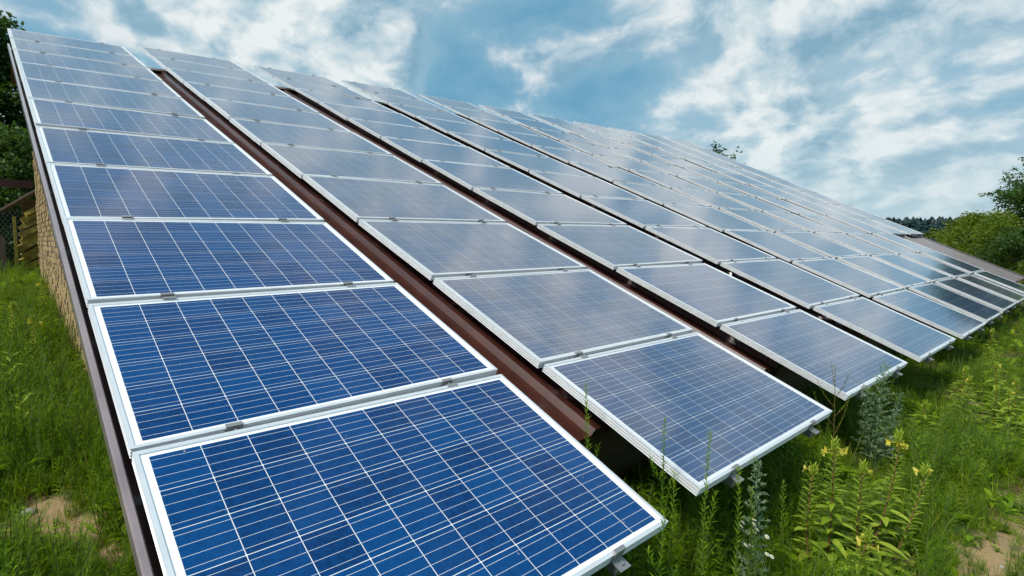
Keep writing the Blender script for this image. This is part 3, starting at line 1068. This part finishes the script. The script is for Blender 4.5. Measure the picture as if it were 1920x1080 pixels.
def make_wood():
    """far-off wood of spruces, a dark mass on the skyline"""
    V = []
    col = []
    for row in range(4):
        for i in range(230):
            s_ = -70 + i * 1.0 + rng.uniform(-.5, .5)
            # a line across the view some 210 m away
            x = 205 + row * 7 + 0.10 * s_ + rng.uniform(-2, 2)
            y = 40 + s_
            h = rng.uniform(6.9, 8.3) + 0.35 * row + 0.4 * math.sin(s_ * 0.11)
            rad = rng.uniform(1.6, 2.3)
            for l in range(9):
                t = l / 9
                z = h * (0.06 + 0.9 * t)
                rr = rad * (1 - t) ** 0.6 + 0.12
                for k in range(7):
                    a = rng.uniform(0, 6.283)
                    dx, dy = math.cos(a), math.sin(a)
                    r2 = rr * rng.uniform(0.7, 1.2)
                    wq = rr * 0.5 + 0.1
                    c = np.array([x, y, z])
                    V.append([c + [0, 0, h * 0.14], c + [dx * r2 - dy * wq, dy * r2 + dx * wq, -0.1 * r2], c + [dx * r2 * 1.1, dy * r2 * 1.1, -0.35 * r2], c + [dx * r2 + dy * wq, dy * r2 - dx * wq, -0.1 * r2]])
                    col.append(rng.uniform(0, 0.6))
    o = obj('far_wood', quads_mesh('far_wood', np.array(V), M['needle'], np.array(col)))
    tag(o, 'dark line of spruces along the skyline', None, None, 'stuff')


make_wood()

# ------------------------------------------------------------------ things by the left gable
def make_beam():
    mb = MB()
    z = Z0 + 1.485
    mb.box((-3.4, 4.33, z), (-0.062, 4.338, z + 0.055))
    mb.box((-3.4, 4.338, z), (-0.062, 4.38, z + 0.006))
    o = mb.build('steel_angle', M['bar'])
    tag(o, 'thin rusty brown steel angle sticking out level from the gable', 'steel bar')


make_beam()


def make_board_stack():
    root = empty('board_stack', (0.62, 11.2, float(ground_z(0.62, 11.2)) + 0.02))
    tag(root, 'leaning stack of yellow lichened boards beyond the end of the gable', 'boards')
    rs = random.Random(3)
    for i in range(13):
        mb = MB()
        L = 1.7 + rs.uniform(-0.25, 0.25)
        zz = -0.45 + i * 0.125
        th = math.radians(31 + rs.uniform(-2.5, 2.5))
        x0 = -0.62 + rs.uniform(-0.05, 0.05) + max(0, i - 9) * 0.03
        dirv = Vector((math.cos(th), 0.1, math.sin(th)))
        nv = Vector((-math.sin(th), 0, math.cos(th)))
        yy = rs.uniform(-0.03, 0.03)
        n = 9
        vs, fs = [], []
        for k in range(n):
            c = Vector((x0, yy, zz)) + dirv * (L * k / (n - 1))
            hh = 0.048 + rs.uniform(-0.016, 0.012)
            for a, b in ((-1, -1), (1, -1), (1, 1), (-1, 1)):
                vs.append(c + nv * (hh * b) + Vector((0, 0.19 * a + rs.uniform(-.02, .02), 0)))
        for k in range(n - 1):
            for j in range(4):
                fs.append((k * 4 + j, k * 4 + (j + 1) % 4, k * 4 + 4 + (j + 1) % 4, k * 4 + 4 + j))
        fs += [(3, 2, 1, 0), tuple(range((n - 1) * 4, n * 4))]
        mb.add(vs, fs)
        mb.build('board', M['board'], root)
    mb = MB()
    mb.box((-0.70, -0.24, -0.45), (-0.655, -0.16, 1.0))
    mb.build('corner_post', M['board'], root)
    for k in range(2):
        mb = MB()
        th = math.radians(36)
        a = Vector((-0.85 + 0.1 * k, 0.1 + 0.16 * k, 1.10 + 0.08 * k))
        mb.tube([a, a + Vector((math.cos(th), 0.05, math.sin(th))) * 1.5], [0.045, 0.035], 6)
        mb.build('rafter_end', M['bark'], root)
    mb = MB()
    mb.box((-0.55, 0.35, -0.4), (1.0, 0.45, 1.35))
    mb.build('dark_backing', M['timber_dark'], root)


make_board_stack()


def make_left_fence():
    root = empty('chain_link_fence', (-0.52, 11.7, float(ground_z(-0.52, 11.7))))
    tag(root, 'rusty chain-link fence left of the lichened boards', 'fence')
    mb = MB()
    mb.tube([(0, 0, -0.2), (0, 0, 1.25)], [0.03, 0.03], 8)
    mb.build('post', M['board_grey'], root)
    mb = MB()
    mb.tube([(0.85, 0.1, -0.2), (0.85, 0.1, 1.25)], [0.03, 0.03], 8)
    mb.build('post', M['board_grey'], root)
    mb = MB()
    for s_ in (-1, 1):
        for k in range(-16, 16):
            x0 = k * 0.075
            pts = []
            for z in (0.0, 1.2):
                pts.append((x0 + (z if s_ > 0 else 1.2 - z) * 0.7, 0.02 * s_, z))
            a, b = Vector(pts[0]), Vector(pts[1])
            # clip to the field between the posts
            def cl(p, q):
                t0, t1 = 0.0, 1.0
                dx = q.x - p.x
                for lim, sg in ((0.0, 1), (0.85, -1)):
                    f0, f1 = sg * (p.x - lim), sg * (q.x - lim)
                    if f0 < 0 and f1 < 0:
                        return None
                    if f0 < 0:
                        t0 = max(t0, f0 / (f0 - f1))
                    elif f1 < 0:
                        t1 = min(t1, f0 / (f0 - f1))
                return (p.lerp(q, t0), p.lerp(q, t1)) if t1 > t0 else None
            c = cl(a, b)
            if c:
                mb.tube(list(c), [0.004, 0.004], 4)
    tag(mb.build('wire_mesh', M['wire'], root), kind='stuff')
    root = empty('board_fence', (-0.19, 10.2, float(ground_z(-0.19, 10.2))))
    tag(root, 'weathered grey red board fence at the left, in front of the wire mesh', 'fence')
    for k in range(9):
        mb = MB()
        x = -0.02 - k * 0.15
        mb.box((x - 0.135, random.uniform(-.01, .01), -0.2), (x, 0.025, 0.72 + random.uniform(-.04, .04)))
        mb.build('board', M['board_grey'], root)
    mb = MB()
    mb.box((-1.4, 0.03, 0.50), (0.0, 0.07, 0.58))
    mb.build('rail', M['board_grey'], root)


make_left_fence()


# ------------------------------------------------------------------ undergrowth (nobody could count it)
def tuft_grass(n, lo, hi, wd, spread, bend=(0.2, 0.9)):
    mb = MB()
    for i in range(n):
        a = random.uniform(0, 6.283)
        r = spread * math.sqrt(random.random())
        b = random.uniform(0, 6.283)
        mb.blade((math.cos(a) * r, math.sin(a) * r, -0.01), (math.cos(b), math.sin(b)), random.uniform(lo, hi), wd * random.uniform(0.7, 1.3), 0, random.uniform(*bend))
    return mb.mesh('grass_tuft', [M['grass']])


def tuft_feather(h, nst, dens=26):
    """upright herb with thread-like leaves"""
    mb = MB()
    for s_ in range(nst):
        a = random.uniform(0, 6.283)
        ln = Vector((math.cos(a), math.sin(a), 0)) * random.uniform(0.02, 0.35) * h
        top = Vector((0, 0, h * random.uniform(0.7, 1.1))) + ln
        mb.tube([(0, 0, -0.01), ln * 0.4 + Vector((0, 0, h * 0.5)), top], [0.0022, 0.0016, 0.0008], 3, 1, cap=False)
        for k in range(dens):
            t = 0.12 + 0.88 * (k + random.random()) / dens
            p = Vector((0, 0, 0)).lerp(top, t)
            ang = random.uniform(0, 6.283)
            L = random.uniform(0.018, 0.05) * (1.15 - 0.6 * t) * (h / 0.25) ** 0.5
            for q in range(3):
                aa = ang + random.uniform(-.5, .5)
                dv = Vector((math.cos(aa), math.sin(aa), random.uniform(0.1, 1.0))).normalized()
                sd = dv.cross(Vector((0, 0, 1))).normalized() * 0.0011
                st = p + dv * (L * 0.25 * q * random.random())
                mb.add([st - sd, st + sd, st + dv * L], [(0, 1, 2)], 0)
    return mb.mesh('feathery_herb', [M['feather'], M['stem_green']])


def tuft_broad(n, lo, hi):
    mb = MB()
    for i in range(n):
        a = i * 2.4 + random.uniform(-.4, .4)
        L = random.uniform(lo, hi)
        mb.leaf((0, 0, random.uniform(0, 0.05)), (math.cos(a), math.sin(a), random.uniform(0.3, 1.0)), (0, 0, 1), L, L * random.uniform(0.3, 0.45), 0, None, random.uniform(0.1, 0.4))
    return mb.mesh('leafy_weed', [M['broad']])


def tuft_shoot(h):
    """a young shoot ringed with narrow leaves"""
    mb = MB()
    mb.tube([(0, 0, -0.01), (random.uniform(-.1, .1) * h, random.uniform(-.1, .1) * h, h)], [0.003, 0.0015], 4, 1)
    k = int(h / 0.007)
    for i in range(k):
        t = 0.15 + 0.85 * i / k
        a = i * 2.39996
        L = h * 0.26 * (1.15 - 0.6 * t)
        mb.leaf((0, 0, h * t), (math.cos(a), math.sin(a), 0.55), (0, 0, 1), L, L * 0.17, 0, None, 0.3, 0.1, 1)
    return mb.mesh('young_shoot', [M['broad'], M['stem_green']])


def tuft_straw():
    mb = MB()
    for i in range(9):
        a = random.uniform(0, 6.283)
        p = Vector((random.uniform(-.05, .05), random.uniform(-.05, .05), random.uniform(0.002, 0.02)))
        dv = Vector((math.cos(a), math.sin(a), random.uniform(-.05, .25)))
        L = random.uniform(0.03, 0.11)
        sd = dv.cross(Vector((0, 0, 1))).normalized() * 0.0016
        mb.add([p - sd, p + sd, p + dv * L + sd * .6, p + dv * L - sd * .6], [(0, 1, 2, 3)], 0)
    return mb.mesh('dry_straw', [M['straw']])


def scatter(name, label, meshes, pts, rotz, scale, idx, tilt):
    src = bpy.data.collections.new('source_' + name)
    for k, me in enumerate(meshes):
        src.objects.link(bpy.data.objects.new('%s_%02d' % (name, k), me))
    me = bpy.data.meshes.new(name)
    me.vertices.add(len(pts))
    me.vertices.foreach_set('co', np.asarray(pts, dtype=np.float32).ravel())
    rot = np.stack([tilt[:, 0], tilt[:, 1], rotz], 1)
    a = me.attributes.new('rot', 'FLOAT_VECTOR', 'POINT')
    a.data.foreach_set('vector', rot.astype(np.float32).ravel())
    a = me.attributes.new('scl', 'FLOAT', 'POINT')
    a.data.foreach_set('value', scale.astype(np.float32))
    a = me.attributes.new('idx', 'INT', 'POINT')
    a.data.foreach_set('value', idx.astype(np.int32))
    me.update()
    o = obj(name, me)
    ng = bpy.data.node_groups.new(name, 'GeometryNodeTree')
    ng.interface.new_socket('Geometry', in_out='INPUT', socket_type='NodeSocketGeometry')
    ng.interface.new_socket('Geometry', in_out='OUTPUT', socket_type='NodeSocketGeometry')
    N, Lk = ng.nodes, ng.links
    gi, go = N.new('NodeGroupInput'), N.new('NodeGroupOutput')
    ci = N.new('GeometryNodeCollectionInfo')
    ci.inputs['Collection'].default_value = src
    ci.inputs['Separate Children'].default_value = True
    ci.inputs['Reset Children'].default_value = True
    ip = N.new('GeometryNodeInstanceOnPoints')
    ip.inputs['Pick Instance'].default_value = True

    def attr(nm, typ):
        nd = N.new('GeometryNodeInputNamedAttribute')
        nd.data_type = typ
        nd.inputs['Name'].default_value = nm
        return next(s for s in nd.outputs if s.enabled and s.name == 'Attribute')
    Lk.new(gi.outputs[0], ip.inputs['Points'])
    Lk.new(ci.outputs[0], ip.inputs['Instance'])
    Lk.new(attr('idx', 'INT'), ip.inputs['Instance Index'])
    Lk.new(attr('rot', 'FLOAT_VECTOR'), ip.inputs['Rotation'])
    Lk.new(attr('scl', 'FLOAT'), ip.inputs['Scale'])
    Lk.new(ip.outputs[0], go.inputs[0])
    md = o.modifiers.new('scatter', 'NODES')
    md.node_group = ng
    tag(o, label, None, None, 'stuff')
    return o


def patchiness(x, y, s=1.0, ph=0.0):
    return 0.5 + 0.5 * np.sin(x * 2.3 * s + 1.3 * np.sin(y * 3.1 * s + ph) + ph) * np.cos(y * 2.7 * s + 1.1 * np.sin(x * 1.9 * s + 2 * ph))


def bare(x, y):
    b = np.zeros(len(x))
    for px, py, pr in PATCHES:
        b = np.maximum(b, np.clip(1.25 - np.hypot(x - px, y - py) / pr, 0, 1))
    return b


def zone(n, kind):
    """random places on the open ground, thinning out with distance from the shed's near corner"""
    out = []
    while len(out) < n:
        if kind == 'right':
            x = 0.4 + rng.exponential(5.0, n)
            y = rng.uniform(-3.0, 0.75, n)
            keep = (x < 27) & (rng.random(n) < np.where(y < -1.5, 0.45, 1.0))
        else:
            x = np.where(rng.random(n) < 0.6, rng.uniform(-0.7, 0.17, n), rng.uniform(-2.6, 0.17, n))
            y = -1.2 + rng.exponential(4.6, n)
            keep = (y < 17) & (rng.random(n) < np.where(x < -0.9, 0.4, 1.0)) & ~((y > 8.5) & (x < -0.9) & (rng.random(n) < .5))
        keep &= np.hypot(x - CAM.x, y - CAM.y) > 0.65
        keep &= ~((x > 0.17) & (x < 0.45) & (y > 0.6))
        out += list(zip(x[keep], y[keep]))
    return np.array(out[:n])


PLANT_SPOTS = [(2.80, -0.16, 0.11), (2.95, -0.26, 0.12), (3.1, -0.32, 0.11), (4.37, -0.06, 0.12), (2.15, -0.12, 0.09), (6.5, -0.3, 0.25)]


def undergrowth(name, label, meshes, nr, nl, smin, smax, bare_pow, dens_fn=None, tilt=0.12):
    P = np.concatenate([zone(nr, 'right'), zone(nl, 'left')])
    x, y = P[:, 0], P[:, 1]
    keep = rng.random(len(P)) > np.clip(bare(x, y) * bare_pow, 0, 0.985)
    if dens_fn is not None:
        keep &= rng.random(len(P)) < dens_fn(x, y)
    x, y = x[keep], y[keep]
    n = len(x)
    z = ground_z(x, y) - 0.004
    sc = rng.uniform(smin, smax, n) * (0.62 + 0.75 * patchiness(x, y, 1.6, smax * 3.0))
    # nothing pokes up through the panels
    vv = np.clip(y / VDIR.y, 0, 11)
    under = (y > -0.08) & (x > -0.15)
    head = (Z0 - 0.12 + 0.36 * np.maximum(y, 0)) - z
    hmax = max(v.co.z for me in meshes for v in me.vertices)
    room = np.clip(head / (hmax * sc * 1.08), 0.12, 1.0)
    lim = np.where(under, room, 1.0)
    near_sand = np.zeros(n)
    for px, py, pr in PATCHES + PLANT_SPOTS:
        near_sand = np.maximum(near_sand, np.clip(1.9 - np.hypot(x - px, y - py) / pr, 0, 1))
    lim = lim * (1 - 0.5 * near_sand)
    scatter(name, label, meshes, np.stack([x, y, z], 1), rng.uniform(0, 6.283, n), sc * lim, rng.integers(0, len(meshes), n), rng.normal(0, tilt, (n, 2)))


undergrowth('grass', 'short green grass growing round the shed', [tuft_grass(34, 0.05, 0.15, 0.0038, 0.05) for _ in range(5)] + [tuft_grass(20, 0.10, 0.26, 0.0042, 0.05) for _ in range(3)], 6800, 2900, 0.6, 1.15, 0.93)
undergrowth('feathery_weeds', 'feathery dark green weeds between the grass', [tuft_feather(random.uniform(0.16, 0.34), 3) for _ in range(7)], 6500, 2800, 0.6, 1.3, 1.0, lambda x, y: 0.25 + 0.75 * patchiness(x, y, 1.0, 0.4))
undergrowth('leafy_weeds', 'low broad leaved weeds between the grass', [tuft_broad(random.randint(6, 14), 0.035, 0.09) for _ in range(7)], 4200, 1000, 0.8, 1.7, 0.97, lambda x, y: 0.15 + 0.85 * patchiness(x, y, 0.7, 2.0))
undergrowth('young_shoots', 'young upright shoots between the grass', [tuft_shoot(random.uniform(0.12, 0.26)) for _ in range(5)], 2200, 520, 0.6, 1.3, 1.0, lambda x, y: 0.15 + 0.85 * patchiness(x, y, 0.8, 4.0))
undergrowth('dry_straw', 'dry straw and stalks lying on the soil', [tuft_straw() for _ in range(4)], 1700, 700, 0.7, 1.4, 0.35, None, 0.05)


# ------------------------------------------------------------------ single plants
def bez(p0, p1, bow, t):
    return p0.lerp(p1, t) + bow * (4 * t * (1 - t))


def flower_shape(mb, p, out, size, mi=0, petals=4, limp=0.7):
    """four thin heart-shaped petals, half closed and hanging"""
    out = Vector(out).normalized()
    sd = out.orthogonal().normalized()
    for k in range(petals):
        a = 2 * math.pi * k / petals + random.uniform(-.2, .2)
        q = sd * math.cos(a) + out.cross(sd) * math.sin(a)
        dv = (out * limp + q * random.uniform(0.5, 1.1) + Vector((0, 0, random.uniform(-.5, .1)))).normalized()
        mb.leaf(p, dv, out, size * random.uniform(0.8, 1.15), size * random.uniform(0.8, 1.0), mi, None, random.uniform(0.1, 0.5), 0.18, 2)


def evening_primrose(label, base, top, bow=(0, 0, 0), big=0.115, nleaf=26, nfl=4, small=False, group='evening primroses'):
    bz = float(ground_z(*base))
    root = empty('evening_primrose', (base[0], base[1], bz))
    tag(root, label, 'wildflower', group)
    p0, p1 = Vector((0, 0, -0.02)), Vector(top) - Vector((base[0], base[1], bz))
    bow = Vector(bow)
    h = (p1 - p0).length
    mb = MB()
    pts = [bez(p0, p1, bow, t / 8) for t in range(9)]
    mb.tube(pts, [0.0055 - 0.0035 * t / 8 for t in range(9)], 6)
    mb.build('stem', M['stem_red'], root, smooth=True)
    sl = MB()
    for i in range(nleaf):
        t = 0.02 + 0.66 * i / nleaf
        p = bez(p0, p1, bow, t)
        a = i * 2.39996 + random.uniform(-.3, .3)
        L = big * 1.32 * (1.12 - 0.95 * t) * random.uniform(0.75, 1.15)
        target = sl if small else MB()
        target.leaf(p, (math.cos(a), math.sin(a), random.uniform(0.15, 0.75)), (0, 0, 1), L, L * random.uniform(0.28, 0.38), 0, None, random.uniform(0.25, 0.6), 0.16, 3)
        if not small:
            target.build('leaf', M['primrose_leaf'], root, smooth=True)
    n2 = int(h / 0.009)
    for i in range(n2):          # bracts and seed pods up the stem
        t = 0.45 + 0.52 * i / n2
        p = bez(p0, p1, bow, t)
        a = i * 2.39996
        L = random.uniform(0.030, 0.052) * (1.6 - t)
        sl.leaf(p, (math.cos(a), math.sin(a), random.uniform(0.5, 1.2)), (0, 0, 1), L * 1.3, L * 0.34, 0, None, 0.3, 0.14, 1)
    sl.build('bracts', M['primrose_leaf'], root)
    bd = MB()
    for i in range(15):          # bud spike
        a = i * 2.39996
        dv = Vector((math.cos(a) * 0.42, math.sin(a) * 0.42, 1.0)).normalized()
        s_ = p1 - (p1 - p0).normalized() * (0.045 * (1 - i / 15))
        bd.tube([s_, s_ + dv * 0.014, s_ + dv * 0.034, s_ + dv * 0.046], [0.0022, 0.0042, 0.0036, 0.0008], 5)
    bd.build('buds', M['primrose_leaf'], root, smooth=True)
    for i in range(nfl):
        fl = MB()
        a = i * 2.1 + random.uniform(-.4, .4)
        q = p1 - (p1 - p0).normalized() * random.uniform(0.015, 0.06)
        o2 = Vector((math.cos(a), math.sin(a), random.uniform(0.0, 0.5)))
        e = q + o2.normalized() * random.uniform(0.025, 0.045)
        fl.tube([q, q.lerp(e, 0.5) + Vector((0, 0, 0.006)), e], [0.0018, 0.0016, 0.0022], 4, 0)
        flower_shape(fl, e, o2, 0.027)
        fl.build('flower', M['petal'], root)
    return root


def stalk_weed(name, label, cat, base, top, bow, leafL, leafW, per, mleaf, mstem, branches=0, group=None, r0=0.003, updir=1.0, start=0.1, tipgrow=1.0, blen=0.3):
    bz = float(ground_z(*base))
    root = empty(name, (base[0], base[1], bz))
    tag(root, label, cat, group)
    p0, p1 = Vector((0, 0, -0.02)), Vector(top) - Vector((base[0], base[1], bz))
    bow = Vector(bow)
    st, lv = MB(), MB()

    def axis(a, b, bw, r, t0):
        L = (b - a).length
        st.tube([bez(a, b, bw, k / 6) for k in range(7)], [r * (1 - 0.75 * k / 6) for k in range(7)], 5)
        n = int(L * per)
        for i in range(n):
            t = t0 + (1 - t0) * i / n
            p = bez(a, b, bw, t)
            ang = i * 2.39996 + random.uniform(-.3, .3)
            l = leafL * (1.1 - 0.45 * t * tipgrow) * random.uniform(0.7, 1.2)
            lv.leaf(p, (math.cos(ang), math.sin(ang), updir * random.uniform(0.6, 1.6)), (0, 0, 1), l, l * leafW, 0, None, random.uniform(-0.1, 0.3), 0.12, 1)
    axis(p0, p1, bow, r0, start)
    for k in range(branches):
        t = 0.45 + 0.45 * k / max(1, branches)
        p = bez(p0, p1, bow, t)
        a = k * 2.6 + random.uniform(-.4, .4)
        L = (p1 - p0).length * blen * random.uniform(0.6, 1.1) * (1.2 - 0.6 * t)
        e = p + Vector((math.cos(a) * 0.6, math.sin(a) * 0.6, 1.0)).normalized() * L
        axis(p, e, Vector((math.cos(a), math.sin(a), -0.2)) * L * 0.07, r0 * 0.55, 0.2)
    st.build('stem', mstem, root, smooth=True)
    lv.build('foliage', mleaf, root)
    return root


def wormwood(label, base, tops):
    bz = float(ground_z(*base))
    root = empty('wormwood', (base[0], base[1], bz))
    tag(root, label, 'weed')
    for (tx, ty, tz, wd) in tops:
        p0, p1 = Vector((0, 0, -0.02)), Vector((tx, ty, tz)) - Vector((base[0], base[1], bz))
        st, lv = MB(), MB()
        bow = Vector((random.uniform(-.02, .02), random.uniform(-.02, .02), 0))
        st.tube([bez(p0, p1, bow, k / 6) for k in range(7)], [0.005 * (1 - 0.8 * k / 6) for k in range(7)], 5)
        h = (p1 - p0).length
        nb = int(h / 0.0105)
        for i in range(nb):
            t = 0.12 + 0.86 * i / nb
            p = bez(p0, p1, bow, t)
            a = i * 2.39996
            L = wd * (1.06 - t) ** 0.75 * random.uniform(0.6, 1.1) + 0.012
            dv = Vector((math.cos(a), math.sin(a), random.uniform(0.35, 0.9))).normalized()
            st.tube([p, p + dv * L], [0.0015, 0.0006], 3, cap=False)
            k2 = max(5, int(L / 0.0055))
            for j in range(k2):
                q = p + dv * (L * (0.2 + 0.8 * j / k2))
                for s_ in range(3):
                    d2 = (dv * 0.6 + Vector((random.uniform(-1, 1), random.uniform(-1, 1), random.uniform(-.3, .9)))).normalized()
                    lv.leaf(q, d2, (0, 0, 1), random.uniform(0.010, 0.020), 0.0058, 0, None, 0.15, 0.1, 1)
        st.build('stem', M['worm'], root)
        lv.build('foliage', M['worm'], root)
    return root


EP = evening_primrose
EP('evening primrose with the tallest upright stem and five drooping yellow flowers', (2.80, -0.16), (2.83, -0.15, 0.60), (0.01, 0.0, 0), 0.125, 46, 5)
EP('shorter evening primrose close against the tallest upright one', (2.77, -0.10), (2.76, -0.09, 0.47), (-0.03, 0.01, 0), 0.09, 14, 2)
EP('slender evening primrose with a single yellow bud between two larger ones', (2.98, -0.24), (2.99, -0.23, 0.47), (0.0, 0.01, 0), 0.095, 18, 1)
EP('evening primrose leaning towards the path with a large open yellow flower', (2.93, -0.24), (3.21, -0.32, 0.60), (0.05, -0.02, -0.02), 0.115, 38, 4)
EP('evening primrose leaning farthest over the bare sandy path', (2.95, -0.31), (3.40, -0.40, 0.40), (0.03, -0.01, -0.05), 0.10, 22, 2)
EP('low evening primrose flowering near its base among broad leaves', (2.72, -0.27), (2.80, -0.31, 0.22), (0, 0, 0), 0.12, 20, 3)
k_ = 0
for (x, y, h, lab) in [
    (6.42, -0.15, 0.40, 'leafy yellow flowered weed beside the bare brown soil'), (6.62, -0.34, 0.34, 'low leafy yellow flowered weed right of the brown soil'),
    (6.45, -0.46, 0.36, 'bushy yellow flowered weed nearest the tall grass'), (7.05, -0.05, 0.36, 'leafy weed with yellow buds behind the brown soil'),
    (6.95, -0.45, 0.38, 'leafy weed with several pale yellow flowers'), (7.5, -0.28, 0.36, 'yellow flowered weed behind the group on the brown soil'),
    (5.7, 0.0, 0.26, 'small leafy weed with one yellow flower near the panel edge'), (8.6, -0.15, 0.36, 'leafy weed growing farther along the eave'),
    (10.2, 0.05, 0.4, 'leafy weed farthest along the eave'), (6.2, -0.62, 0.36, 'leafy weed at the edge of the path')]:
    EP(lab, (x, y), (x + random.uniform(-.06, .06), y + random.uniform(-.06, .06), float(ground_z(x, y)) + h), (0, 0, 0), 0.12, 26, 1, True, 'yellow flowered weeds along the eave')
for (x, y, h, lab) in [(-0.12, 4.35, 0.42, 'small evening primrose in the grass by the gable'), (-0.24, 4.85, 0.40, 'small evening primrose farther along the gable'), (0.02, 5.9, 0.42, 'evening primrose close to the brick wall')]:
    EP(lab, (x, y), (x + random.uniform(-.04, .04), y, float(ground_z(x, y)) + h), (0, 0, 0), 0.07, 14, 2, True, 'evening primroses by the gable')
for (x, y, h, lab) in [(-0.27, 2.75, 0.33, 'broad leaved weed in the grass left of the gable'), (-0.30, 3.5, 0.40, 'tall broad leaved weed farther up along the gable'), (-0.16, 1.62, 0.20, 'pale broad leaved weed by the sandy hollow'), (-0.30, 1.75, 0.2, 'broad leaved weed left of the sandy hollow'), (-0.02, 1.82, 0.14, 'small pale rosette weed close to the flashing')]:
    stalk_weed('broadleaf_weed', lab, 'weed', (x, y), (x + 0.02, y, float(ground_z(x, y)) + h), (0.02, 0, 0), 0.10, 0.27, 55, M['primrose_leaf'], M['stem_green'], 0, 'broad leaved weeds by the gable', 0.004, 0.4, 0.05, 0.6)

wormwood('grey green wormwood with three stems in front of the panel corner', (4.36, 0.0), [(4.40, -0.01, 0.745, 0.155), (4.27, 0.06, 0.60, 0.095), (4.50, -0.08, 0.545, 0.085)])
wormwood('single pale green wormwood stem rising past the panel edge', (2.18, -0.03), [(2.22, -0.03, 0.655, 0.075)])
HW = 'horseweed stalks at the panel corner'
for (base, top, nb, lab) in [
    ((1.77, 0.16), (1.775, 0.15, 0.85), 2, 'tall horseweed stalk with two side shoots in the gap between panels'),
    ((1.85, 0.00), (1.845, 0.0, 0.83), 1, 'tall horseweed stalk in front of the second column panel frame'),
    ((1.99, -0.05), (1.99, -0.05, 0.67), 0, 'unbranched horseweed stalk in front of the lowest panel corner'),
    ((1.70, 0.06), (1.715, 0.07, 0.68), 0, 'short horseweed stalk between the two lowest panels'),
    ((1.42, -0.06), (1.42, -0.05, 0.66), 2, 'bushy horseweed stalk against the corner of the lowest left panel'),
    ((1.76, 0.50), (1.76, 0.52, 0.93), 1, 'lone green sprig growing up past the end of the roof sheet'),
    ((2.13, -0.06), (2.13, -0.05, 0.55), 0, 'horseweed stalk beside the rail end'),
    ((3.25, 0.02), (3.27, 0.02, 0.45), 1, 'horseweed stalk under the second column panel edge'),
    ((2.62, 0.0), (2.65, 0.0, 0.40), 1, 'low horseweed stalk behind the evening primroses'),
    ((3.05, 0.05), (3.1, 0.04, 0.38), 0, 'short horseweed stalk below the rail end')]:
    stalk_weed('horseweed', lab, 'weed', base, top, (random.uniform(-.015, .015), random.uniform(-.01, .01), 0), 0.034, 0.20, 190, M['feather'] if nb == 2 else M['broad'], M['stem_green'], nb, HW, 0.0028, 1.2, 0.08, 0.7)
stalk_weed('dry_branched_weed', 'dark branched seed stalk in the gap beside the third panel column', 'weed', (3.79, 0.10), (3.76, 0.11, 0.80), (0.02, 0, 0), 0.016, 0.35, 110, M['feather'], M['stem_red'], 6, None, 0.003, 1.5, 0.25, 0.5, 0.42)


def fleabane():
    base = (2.10, -0.10)
    bz = float(ground_z(*base))
    root = empty('fleabane', (base[0], base[1], bz))
    tag(root, 'small white daisy cluster growing below the panel rail end', 'wildflower')
    rs = random.Random(5)
    st, lv = MB(), MB()
    for i in range(11):
        top = Vector((rs.uniform(-.075, .075), rs.uniform(-.06, .06), rs.uniform(0.30, 0.46)))
        st.tube([(0, 0, -0.01), top * 0.5 + Vector((rs.uniform(-.02, .02), 0, 0.03)), top], [0.0018, 0.0014, 0.001], 4)
        for k in range(14):
            t = k / 16
            a = k * 2.4
            lv.leaf(top * t, (math.cos(a), math.sin(a), 0.8), (0, 0, 1), 0.035 * (1.1 - t), 0.006, 0, None, 0.2, 0.1, 1)
        fl = MB()
        nrm = Vector((rs.uniform(-.4, .3), rs.uniform(-.9, -.2), 1.0)).normalized()
        sd = nrm.orthogonal().normalized()
        s2 = nrm.cross(sd)
        for k in range(18):
            a = 2 * math.pi * k / 18
            dv = (sd * math.cos(a) + s2 * math.sin(a))
            fl.leaf(top + dv * 0.002, dv, nrm, 0.0085, 0.0026, 0, None, 0.05, 0.0, 1)
        fl.tube([top - nrm * 0.002, top + nrm * 0.0022, top + nrm * 0.0032], [0.0036, 0.0036, 0.0012], 8, 1)
        fl.build('flower', [M['daisy'], M['petal']], root)
    st.build('stems', M['stem_green'], root)
    lv.build('foliage', M['fleabane'], root)


fleabane()
rs = random.Random(9)
for i, (x, y, lab) in enumerate([(-0.05, 1.75, 'pale pebble on the bare soil near the flashing'), (-0.12, 2.3, 'small stone in the grass by the gable'), (3.6, -0.68, 'small stone lying on the sandy path'), (-0.25, 2.12, 'rounded clod on the rim of the sandy hollow')]):
    mb = MB()
    n = 8
    r = rs.uniform(0.008, 0.016) if i != 3 else 0.03
    vs, fs = [], []
    for a in range(4):
        for k in range(n):
            ph = math.pi * (a + 0.5) / 4
            q = 1 + rs.uniform(-.2, .2)
            vs.append((math.sin(ph) * math.cos(6.283 * k / n) * r * q * 1.3, math.sin(ph) * math.sin(6.283 * k / n) * r * q, math.cos(ph) * r * 0.7))
    for a in range(3):
        for k in range(n):
            fs.append((a * n + k, a * n + (k + 1) % n, (a + 1) * n + (k + 1) % n, (a + 1) * n + k))
    fs += [tuple(range(n))[::-1], tuple(range(3 * n, 4 * n))]
    mb.add(vs, fs)
    o = mb.build('stone', M['pebble'], smooth=True)
    o.location = (x, y, float(ground_z(x, y)) + r * 0.3)
    tag(o, lab, 'stone')
